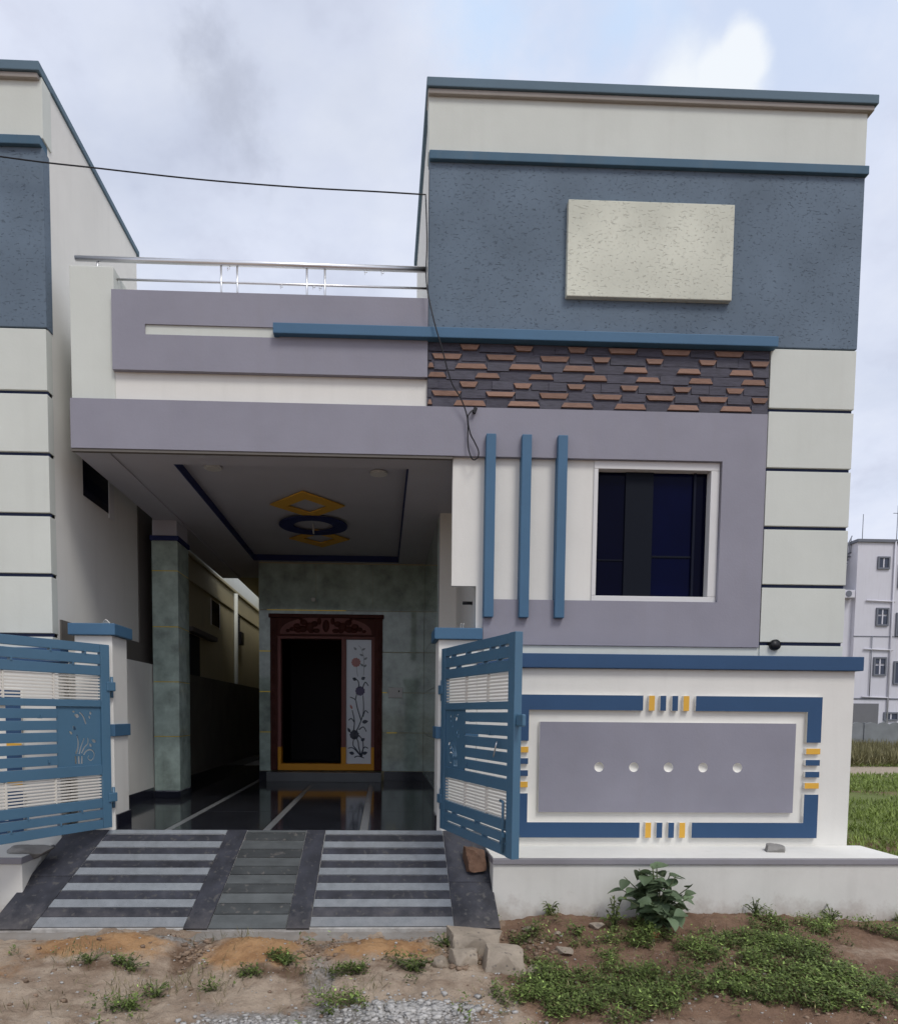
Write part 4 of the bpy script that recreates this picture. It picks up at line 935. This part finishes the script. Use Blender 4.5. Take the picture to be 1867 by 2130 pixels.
rock('rock', (0.50, -1.42, gh(.50, -1.42) + .02), (0.13, 0.10, 0.11), 12, ROCK, 'small stone to the left of the squarish stone', 0.3, boxy=True)
rock('rock', (0.36, -1.40, gh(.36, -1.40) + .02), (0.07, 0.06, 0.05), 15, ROCK, 'leftmost small stone of the heap by the ramp', 1.3)
rock('rock', (0.93, -1.42, gh(.93, -1.42) + .01), (0.09, 0.05, 0.04), 22, ROCK, 'thin pale stone lying right of the squarish stone', 0.9)
rock('laterite_block', (0.70, -0.335, -0.165), (0.125, 0.13, 0.14), 31, BRICK, 'brown stone block wedged on the ramp under the right gate leaf', 0.05, boxy=True)
rock('mortar_lump', (-2.56, -0.36, -0.105), (0.17, 0.08, 0.06), 41, CONC, 'grey mortar lump lying on the left ledge below the gate', 0.25)
rock('rubble_heap', (3.02, -0.30, -0.105), (0.09, 0.08, 0.07), 44, CONC, 'little grey heap of mortar on the right ledge', 0.4)
for k, (x, y, s_, lab) in enumerate(((1.02, -0.78, .035, 'pale pebble nearest the right edge of the ramp'), (1.20, -0.90, .03, 'lone pebble on the bare earth before the ledge'), (1.17, -1.18, .05, 'pale stone lying in the bare earth right of the slab stone'), (1.50, -0.80, .045, 'flat stone chip left of the tall leafy plant'))):
    rock('pebble', (x, y, gh(x, y) + s_ * .3), (s_ * 1.3, s_, s_ * .7), 60 + k, ROCK, lab, k)
o = rock('brick_piece', (1.83, -0.98, gh(1.83, -0.98) + .02), (0.05, 0.03, 0.03), 77, mat('red_brick', (0.33, 0.13, 0.07), var=0.2, bump=0.5), 'broken orange brick piece beneath the tall leafy plant', .4)

# ------------------------------------------------------------------ stuff: gravel, weeds, field
def mesh_np(name, V, F, material, tint=None, smooth=False):
    me = bpy.data.meshes.new(name)
    n, k = F.shape
    me.vertices.add(len(V)); me.vertices.foreach_set('co', V.astype(np.float32).ravel())
    me.loops.add(n * k); me.loops.foreach_set('vertex_index', F.astype(np.int32).ravel())
    me.polygons.add(n); me.polygons.foreach_set('loop_start', np.arange(0, n * k, k, dtype=np.int32))
    me.polygons.foreach_set('loop_total', np.full(n, k, dtype=np.int32))
    me.update(calc_edges=True); me.validate()
    if tint is not None:
        a = me.attributes.new('tint', 'FLOAT', 'FACE'); a.data.foreach_set('value', tint.astype(np.float32))
    me.materials.append(material)
    return link(bpy.data.objects.new(name, me))
rg = np.random.default_rng(5)
def chips(name, label, m, clusters, flat=.6):
    """clusters: (count, cx, cy, sx, sy, size, uniform)"""
    X_, Y_, S_ = [], [], []
    for (n, cx, cy, sx, sy, sz, uni) in clusters:
        if uni: X_.append(rg.uniform(cx - sx, cx + sx, n)); Y_.append(rg.uniform(cy - sy, cy + sy, n)); S_.append(rg.random(n) ** 5 * sz + .0012)
        else: X_.append(rg.normal(cx, sx, n)); Y_.append(rg.normal(cy, sy, n)); S_.append((rg.random(n) ** 2 * .8 + .2) * sz)
    x, y, s = np.concatenate(X_), np.concatenate(Y_), np.concatenate(S_); n = len(x)
    keep = (y < -.84) | (x > .9); x, y, s = x[keep], y[keep], s[keep]; n = len(x)
    z = ground_h(x, y) + s * .25
    cube = np.array([[-1, -1, -1], [1, -1, -1], [1, 1, -1], [-1, 1, -1], [-1, -1, 1], [1, -1, 1], [1, 1, 1], [-1, 1, 1]], float)
    V = cube[None] * rg.uniform(.4, 1.1, (n, 8, 3)) * s[:, None, None] * np.array([1.0, 1.0, flat])
    a = rg.uniform(0, 6.28, n); ca, sa = np.cos(a)[:, None], np.sin(a)[:, None]
    V = np.stack([V[..., 0] * ca - V[..., 1] * sa, V[..., 0] * sa + V[..., 1] * ca, V[..., 2]], -1)
    V += np.stack([x, y, z], -1)[:, None]
    f = np.array([[0, 3, 2, 1], [4, 5, 6, 7], [0, 1, 5, 4], [1, 2, 6, 5], [2, 3, 7, 6], [3, 0, 4, 7]])
    F = (f[None] + (np.arange(n) * 8)[:, None, None]).reshape(-1, 4)
    o = mesh_np(name, V.reshape(-1, 3), F, m); tag(o, label, name.replace('_', ' '), kind='stuff')
chips('gravel', 'grey crushed gravel spilled at the bottom centre of the picture', GRAVEL, [(900, .16, -1.99, .17, .055, .020, 0), (1100, .12, -2.02, .26, .085, .010, 0), (500, -.62, -2.13, .14, .04, .016, 0), (1800, .2, -1.7, 2.4, .8, .010, 1)])
chips('earth_clods', 'brown clods and stone chips strewn over the earth', mat('earth_clod', (0.235, 0.165, 0.115), var=0.4, scale=20, bump=0.6), [(70, -1.18, -1.2, .06, .14, .022, 0), (80, -.40, -1.12, .08, .16, .020, 0), (90, .62, -1.35, .18, .10, .030, 0), (120, 1.0, -1.0, .07, .25, .024, 0), (900, .4, -1.6, 2.6, .9, .018, 1), (150, -.5, -.90, .9, .03, .018, 0)])
def leaves(x, y, z, L_, w, yaw, pitch):
    """diamond leaves folded along the middle, two triangles each side -> quads"""
    n = len(x)
    d = np.stack([np.cos(yaw) * np.cos(pitch), np.sin(yaw) * np.cos(pitch), np.sin(pitch)], -1)
    s = np.stack([-np.sin(yaw), np.cos(yaw), np.zeros(n)], -1)
    u = np.cross(d, s) * -1
    p = np.stack([x, y, z], -1)
    a = p; b = p + d * (L_ * .45)[:, None] + s * (w * .5)[:, None] + u * (w * .18)[:, None]
    c = p + d * L_[:, None]; e_ = p + d * (L_ * .45)[:, None] - s * (w * .5)[:, None] + u * (w * .18)[:, None]
    V = np.stack([a, b, c, e_], 1).reshape(-1, 3)
    F = np.arange(n * 4).reshape(n, 4)
    T_ = np.stack([F[:, [0, 1, 2]], F[:, [0, 2, 3]]], 1).reshape(-1, 3)
    return V, T_
def weed_density(x, y):
    d = np.zeros_like(x)
    n = fbm(x * 2.4 + 9, y * 2.4 + 3, 5, .6)
    g = lambda cx, cy, rx, ry: np.exp(-((x - cx) / rx) ** 2 - ((y - cy) / ry) ** 2)
    d = 1.1 * g(1.45, -1.62, .50, .25) + 1.1 * g(2.15, -1.05, .55, .28) + 1.0 * g(2.55, -1.75, .55, .25) + .9 * g(2.1, -1.9, .8, .22) + .8 * g(3.1, -.85, .7, .22) + .7 * g(2.75, -1.25, .4, .2) + .8 * g(.95, -1.75, .32, .14) + .6 * g(.9, -2.05, .3, .15) + .5 * g(3.0, -2.0, .5, .4)
    d = d + 1.5 * g(-1.63, -1.38, .11, .05) + 1.6 * g(-1.46, -1.42, .10, .07) + 1.8 * g(-1.22, -1.76, .15, .08) + 1.2 * g(-1.36, -1.95, .12, .07) + 1.7 * g(.22, -1.48, .13, .06) + 1.0 * g(.2, -1.66, .12, .10) + 1.3 * g(.42, -1.12, .07, .05) + 1.2 * g(-.60, -1.40, .07, .06) + 1.0 * g(-.16, -1.50, .10, .04) + .9 * g(-.74, -1.55, .08, .05)
    m = fbm(x * 6.5 + 2, y * 6.5 + 8, 4, .6)
    return d * (0.2 + 1.5 * n) - 0.64 + (n - .5) * 2.1 + (m - .5) * 2.2
def weeds():
    n = 240000
    x, y = rg.uniform(-2.3, 4.2, n), rg.uniform(-2.5, -.56, n)
    k = ((x > .85) | (y < -1.0)) & (weed_density(x, y) > rg.uniform(-.10, .45, n)); x, y = x[k], y[k]
    clump = fbm(x * 9, y * 9, 3)
    n = len(x); hgt = rg.uniform(.0, .055, n) * (0.3 + 1.4 * clump) + rg.random(n) ** 6 * .04
    V, F = leaves(x, y, ground_h(x, y) + hgt, rg.uniform(.012, .034, n), rg.uniform(.007, .016, n), rg.uniform(0, 6.28, n), rg.normal(.15, .38, n))
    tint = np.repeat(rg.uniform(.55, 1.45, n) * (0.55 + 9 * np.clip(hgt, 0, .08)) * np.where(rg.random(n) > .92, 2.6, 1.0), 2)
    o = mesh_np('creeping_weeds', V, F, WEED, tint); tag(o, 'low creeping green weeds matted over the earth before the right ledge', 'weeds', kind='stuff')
    # dry straw bits lying in the mat
    n = 9000
    x, y = rg.uniform(.5, 4.0, n), rg.uniform(-2.4, -.58, n)
    k = weed_density(x, y) > rg.uniform(-.3, .3, n); x, y = x[k], y[k]; n = len(x)
    V, F = leaves(x, y, ground_h(x, y) + rg.uniform(.01, .05, n), rg.uniform(.015, .05, n), rg.uniform(.002, .006, n), rg.uniform(0, 6.28, n), rg.normal(0.1, .3, n))
    o = mesh_np('straw_bits', V, F, DRYG, np.repeat(rg.uniform(.8, 2.4, n), 2)); tag(o, 'pale dry straw bits lying in the mat of weeds', 'straw', kind='stuff')
    # thin dry and green grass blades among them and on the left
    n = 16000
    x, y = rg.uniform(-2.4, 4.0, n), rg.uniform(-2.5, -.58, n)
    dl = weed_density(x, y)
    k = np.where(x > .6, dl > rg.uniform(-.4, .5, n), (fbm(x * 3.1, y * 3.1 + 7, 4, .6) > rg.uniform(.56, .68, n)) & (y < -1.0)); x, y = x[k], y[k]; n = len(x)
    V, F = leaves(x, y, ground_h(x, y), rg.uniform(.03, .09, n), rg.uniform(.0025, .005, n), rg.uniform(0, 6.28, n), rg.uniform(.4, 1.4, n))
    o = mesh_np('grass_blades', V, F, DRYG, np.repeat(rg.uniform(.4, 1.2, n), 2)); tag(o, 'sparse dry grass blades among the weeds and earth', 'grass', kind='stuff')
weeds()
def field():
    n = 170000
    r = rg.uniform(0, 1, n) ** 1.8
    y = -0.7 + r * 25; x = 3.83 + rg.uniform(0, 1, n) * (3.5 + np.maximum(y, 0) * .75)
    k = (x > 3.83) & (fbm(x * .9, y * .9, 5, .6) > rg.uniform(.34, .56, n)) & ~((y > 11.8 + fbm(x * .3, y * 0) * 1.0) & (y < 15.5))
    x, y = x[k], y[k]; n = len(x); sc_ = 1 + y * .09
    V, F = leaves(x, y, ground_h(x, y), rg.uniform(.03, .11, n) * sc_ ** .5, rg.uniform(.008, .02, n) * sc_, rg.uniform(0, 6.28, n), rg.uniform(.3, 1.3, n))
    dry = (y > 16)
    tint = rg.uniform(.6, 1.3, n)
    o = mesh_np('field_grass', V, F, FIELD, np.repeat(np.where(dry, tint * .75, tint), 2)); tag(o, 'green overgrown field to the right of the compound wall', 'grass', kind='stuff')
    n = 26000
    y = rg.uniform(15.5, 26, n); x = 14 + rg.uniform(-4, 9, n)
    V, F = leaves(x, y, ground_h(x, y), rg.uniform(.25, .7, n), rg.uniform(.02, .05, n), rg.uniform(0, 6.28, n), rg.uniform(.6, 1.5, n))
    o = mesh_np('dry_field_grass', V, F, DRYG, np.repeat(rg.uniform(.6, 1.3, n), 2)); tag(o, 'dry brownish tall grass before the far concrete wall', 'grass', kind='stuff')
field()

# ------------------------------------------------------------------ broad-leaved plant and weed tufts
def leaf_mesh(name, L_, w, m):
    bm = bmesh.new(); rows_ = []
    nseg = 7
    for i in range(nseg + 1):
        t = i / nseg
        hw = w * (math.sin(math.pi * min(1, t * 1.02)) ** .65) * (1.1 - .55 * t) if 0 < i < nseg else 0.001
        z = -0.25 * L_ * t * t
        rows_.append([bm.verts.new((t * L_, s_ * hw, z + abs(s_) * hw * .30)) for s_ in (-1, -.5, 0, .5, 1)])
    for i in range(nseg):
        for j in range(4): bm.faces.new((rows_[i][j], rows_[i][j + 1], rows_[i + 1][j + 1], rows_[i + 1][j]))
    me = bpy.data.meshes.new(name); bm.to_mesh(me); bm.free()
    for p in me.polygons: p.use_smooth = True
    me.materials.append(m); return me
def plant(name, label, x, y, h, spread, nst, per, Lr, seed, cat='plant', lw=(.30, .36, .42)):
    rr = random.Random(seed); z0 = gh(x, y)
    t = thing(name, label, cat, (x, y, z0))
    meshes = [leaf_mesh('leaf', 1.0, wv_, LEAF if lw[0] > .4 else SLEAF) for wv_ in lw]
    for s_ in range(nst):
        az = rr.uniform(0, 6.28); rad = spread * rr.uniform(.15, 1); hh = h * rr.uniform(.45, 1) * (1.05 - .5 * rad / spread * .7)
        pts = smoothpts([(x, y, z0 - .02), (x + .35 * rad * math.cos(az), y + .35 * rad * math.sin(az), z0 + hh * .55), (x + rad * math.cos(az), y + rad * math.sin(az), z0 + hh)], 5)
        tube('stem', pts, 0.007 * (h / .4), STEM, t, 6, 0.0025)
        for k in range(per):
            f = (k + .6) / per; f = .25 + .75 * f
            p = pts[min(int(f * (len(pts) - 1)), len(pts) - 1)]
            o = bpy.data.objects.new('leaf', rr.choice(meshes)); link(o, t)
            ya = az + rr.uniform(-1.8, 1.8) + (k % 2) * 1.2
            L_ = rr.uniform(*Lr)
            o.location = p; o.rotation_euler = (rr.uniform(-.5, .5), rr.uniform(-.7, .55), ya); o.scale = (L_, L_, L_)
    return t
plant('broad_leaf_plant', 'tall broad-leaved green plant growing against the right ledge', 1.93, -0.78, 0.45, 0.30, 34, 5, (.075, .14), 4, lw=(.44, .50, .56))
plant('small_weed_plant', 'smaller leafy weed just left of the tall broad-leaved plant', 1.62, -0.80, 0.27, 0.12, 9, 6, (.025, .05), 9)
plant('small_weed_plant', 'small weed tuft in the bare earth near the right edge of the ramp', 1.33, -0.95, 0.10, 0.09, 9, 6, (.02, .04), 19)
plant('small_weed_plant', 'green weed tuft at the top of the bare mound beside the ramp', 1.22, -0.60, 0.13, 0.09, 8, 5, (.025, .045), 29)
for k, (x, y, h, lab) in enumerate(((-1.48, -1.42, .10, 'dark weed tuft on the ochre earth left of centre'), (-1.22, -1.76, .09, 'bright green weed tuft nearest the bottom edge on the left'), (-1.72, -1.40, .07, 'leftmost weed tuft at the foot of the ramp'), (0.20, -1.50, .08, 'weed tuft on the ochre earth right of centre'), (0.40, -1.12, .08, 'weed tuft touching the left side of the slab stone'), (-0.55, -1.42, .05, 'little weed tuft in the gully below the ramp'), (2.72, -0.62, .15, 'thin upright weed against the ledge right of the tall plant'), (3.30, -0.60, .14, 'thin upright weed against the ledge near the right picture edge'))):
    plant('small_weed_plant', lab, x, y, h, .13 if h < .12 else .09, 14, 5, (.012, .028), 100 + k)
tube_ = tube('dry_sprig', smoothpts([(1.00, -0.10, -0.118), (1.03, -0.11, -0.06), (1.09, -0.13, -0.03)], 4), 0.006, STEM, None, 5, 0.002)
tag(tube_, 'tiny dark sprig growing on the right ledge beside the gate leaf', 'sprig')

# ------------------------------------------------------------------ far background on the right
fw = thing('precast_wall', 'grey precast concrete wall with scalloped top across the far field', 'wall', (24, 26, -0.6))
for k in range(7):
    x0 = 15.5 + k * 2.4
    sc_pts = [(x0, -0.6)] + [(x0 + 2.32, -0.6)]
    for j in range(17):
        u = 2.32 * (1 - j / 16); sc_pts.append((x0 + u, 0.62 + 0.10 * abs(math.sin(u / 2.32 * math.pi * 4))))
    plate('wall_panel', sc_pts, [], 0.07, lambda a, b, n: Vector((a, 26 + n, b)), PRECAST, fw)
    box('wall_post', x0 + 2.325, x0 + 2.395, 25.92, 26.08, -0.6, 0.70, PRECAST, fw, 0.01)

fb = thing('apartment_building', 'white four storey building far across the field on the right', 'building', (36, 42, -0.6))
YF = 38.0
box('wall', 30.35, 44.0, YF, YF + 12, -0.6, 12.15, FARW, fb, 0.0)
box('roof_edge', 30.25, 44.1, YF - .12, YF + 12.1, 12.15, 12.33, FARG, fb, 0)
box('wing_wall', 27.0, 30.349, YF + .3, YF + 11, -0.6, 9.05, FARW, fb, 0)
box('wing_parapet', 27.0, 29.9, YF + 2.3, YF + 2.5, 9.05, 11.2, FARW, fb, 0)
box('wing_edge', 26.9, 30.34, YF + .18, YF + 11.1, 9.05, 9.17, FARG, fb, 0)
stc = box('stair_screen', 28.5, 30.30, YF + 1.2, YF + 1.26, 9.18, 10.95, mat('far_grey_panel', (0.36, 0.36, 0.37), var=0.06, bump=0), fb, 0)
for k in range(9):
    box('stair_step', 29.45 + k * .10, 29.62 + k * .10, YF + .6, YF + 1.15, 9.75 + k * .23, 9.81 + k * .23, FARG, fb, 0)
    tube('stair_baluster', [(29.5 + k * .10, YF + .62, 9.75 + k * .23), (29.5 + k * .10, YF + .62, 10.75 + k * .23)], 0.025, FARG, fb, 5)
tube('stair_rail', [(29.4, YF + .62, 10.55), (30.35, YF + .62, 12.7)], 0.035, FARG, fb, 5)
def fwin(x0, x1, z0, z1, cross=True):
    w = boxes('window', [(x0, x1, YF - .10, YF + .02, z0, z0 + .10), (x0, x1, YF - .10, YF + .02, z1 - .10, z1), (x0, x0 + .10, YF - .10, YF + .02, z0 + .10, z1 - .10), (x1 - .10, x1, YF - .10, YF + .02, z0 + .10, z1 - .10)], FARG, fb, 0)
    xm = (x0 + x1) / 2
    for (a, b) in ((x0 + .10, xm - .04), (xm + .04, x1 - .10)):
        box('pane', a, b, YF - .05, YF + .03, z0 + .1, z0 + .1 + (z1 - z0 - .2) * (.55 if cross else 1), FARD, w, 0)
        if cross: box('pane', a, b, YF - .05, YF + .03, z0 + .1 + (z1 - z0 - .2) * .68, z1 - .1, FARD, w, 0)
    box('mullion', xm - .04, xm + .04, YF - .06, YF + .03, z0 + .1, z1 - .1, FARW, w, 0)
fwin(31.65, 32.45, 10.45, 11.25, False); fwin(31.72, 32.55, 6.85, 8.0); fwin(31.70, 32.55, 3.65, 4.85); fwin(32.55, 33.5, .75, 1.3, False)
for z in (9.3, 6.2, 3.1): fwin(33.05, 34.8, z, z + 1.5, False)
for z in (8.45, 5.35, 2.28):
    tube('pipe', [(31.0, YF - .08, z), (32.9, YF - .08, z - .05)], .05, FARW, fb, 6)
tube('pipe', [(32.75, YF - .08, 0), (32.75, YF - .08, 12.2)], .055, FARW, fb, 6)
tube('pipe', [(31.5, YF - .08, 2.2), (31.5, YF - .08, 6.2)], .03, FARG, fb, 6)
box('floor_line', 30.3, 44, YF - .03, YF, 6.15, 6.20, FARG, fb, 0); box('floor_line', 30.3, 44, YF - .04, YF, 2.12, 2.20, FARG, fb, 0)
box('porch_opening', 29.2, 32.2, YF - .03, YF + .001, 0.45, 1.85, mat('far_shade_wall', (0.16, 0.16, 0.17), var=0.05, bump=0), fb, 0)
for (x, h) in ((31.3, 1.9), (33.6, 2.5)):
    tube('mast', [(x, YF + 1, 12.2), (x, YF + 1, 12.3 + h)], .022, FARG, fb, 5)
tube('mast_arm', [(33.3, YF + 1, 14.3), (33.9, YF + 1, 14.3)], .02, FARG, fb, 5)
fbw = box('yard_wall', 26.0, 46.0, 34.0, 34.15, -0.6, 0.55, FARW, None, 0); tag(fbw, 'long white yard wall before the far building', 'wall')
ac = boxes('air_conditioner', [(29.5, 30.2, YF - .15, YF + .28, 8.6, 9.1)], FARW, None, 0.03); tag(ac, 'small outdoor air conditioner unit on the far building', 'air conditioner')
bm = bmesh.new(); bm_tube(bm, [(29.78, YF - .15, 8.85), (29.78, YF - .17, 8.85)], .2, 16); mesh_from_bm('fan_grille', bm, FARG, ac)
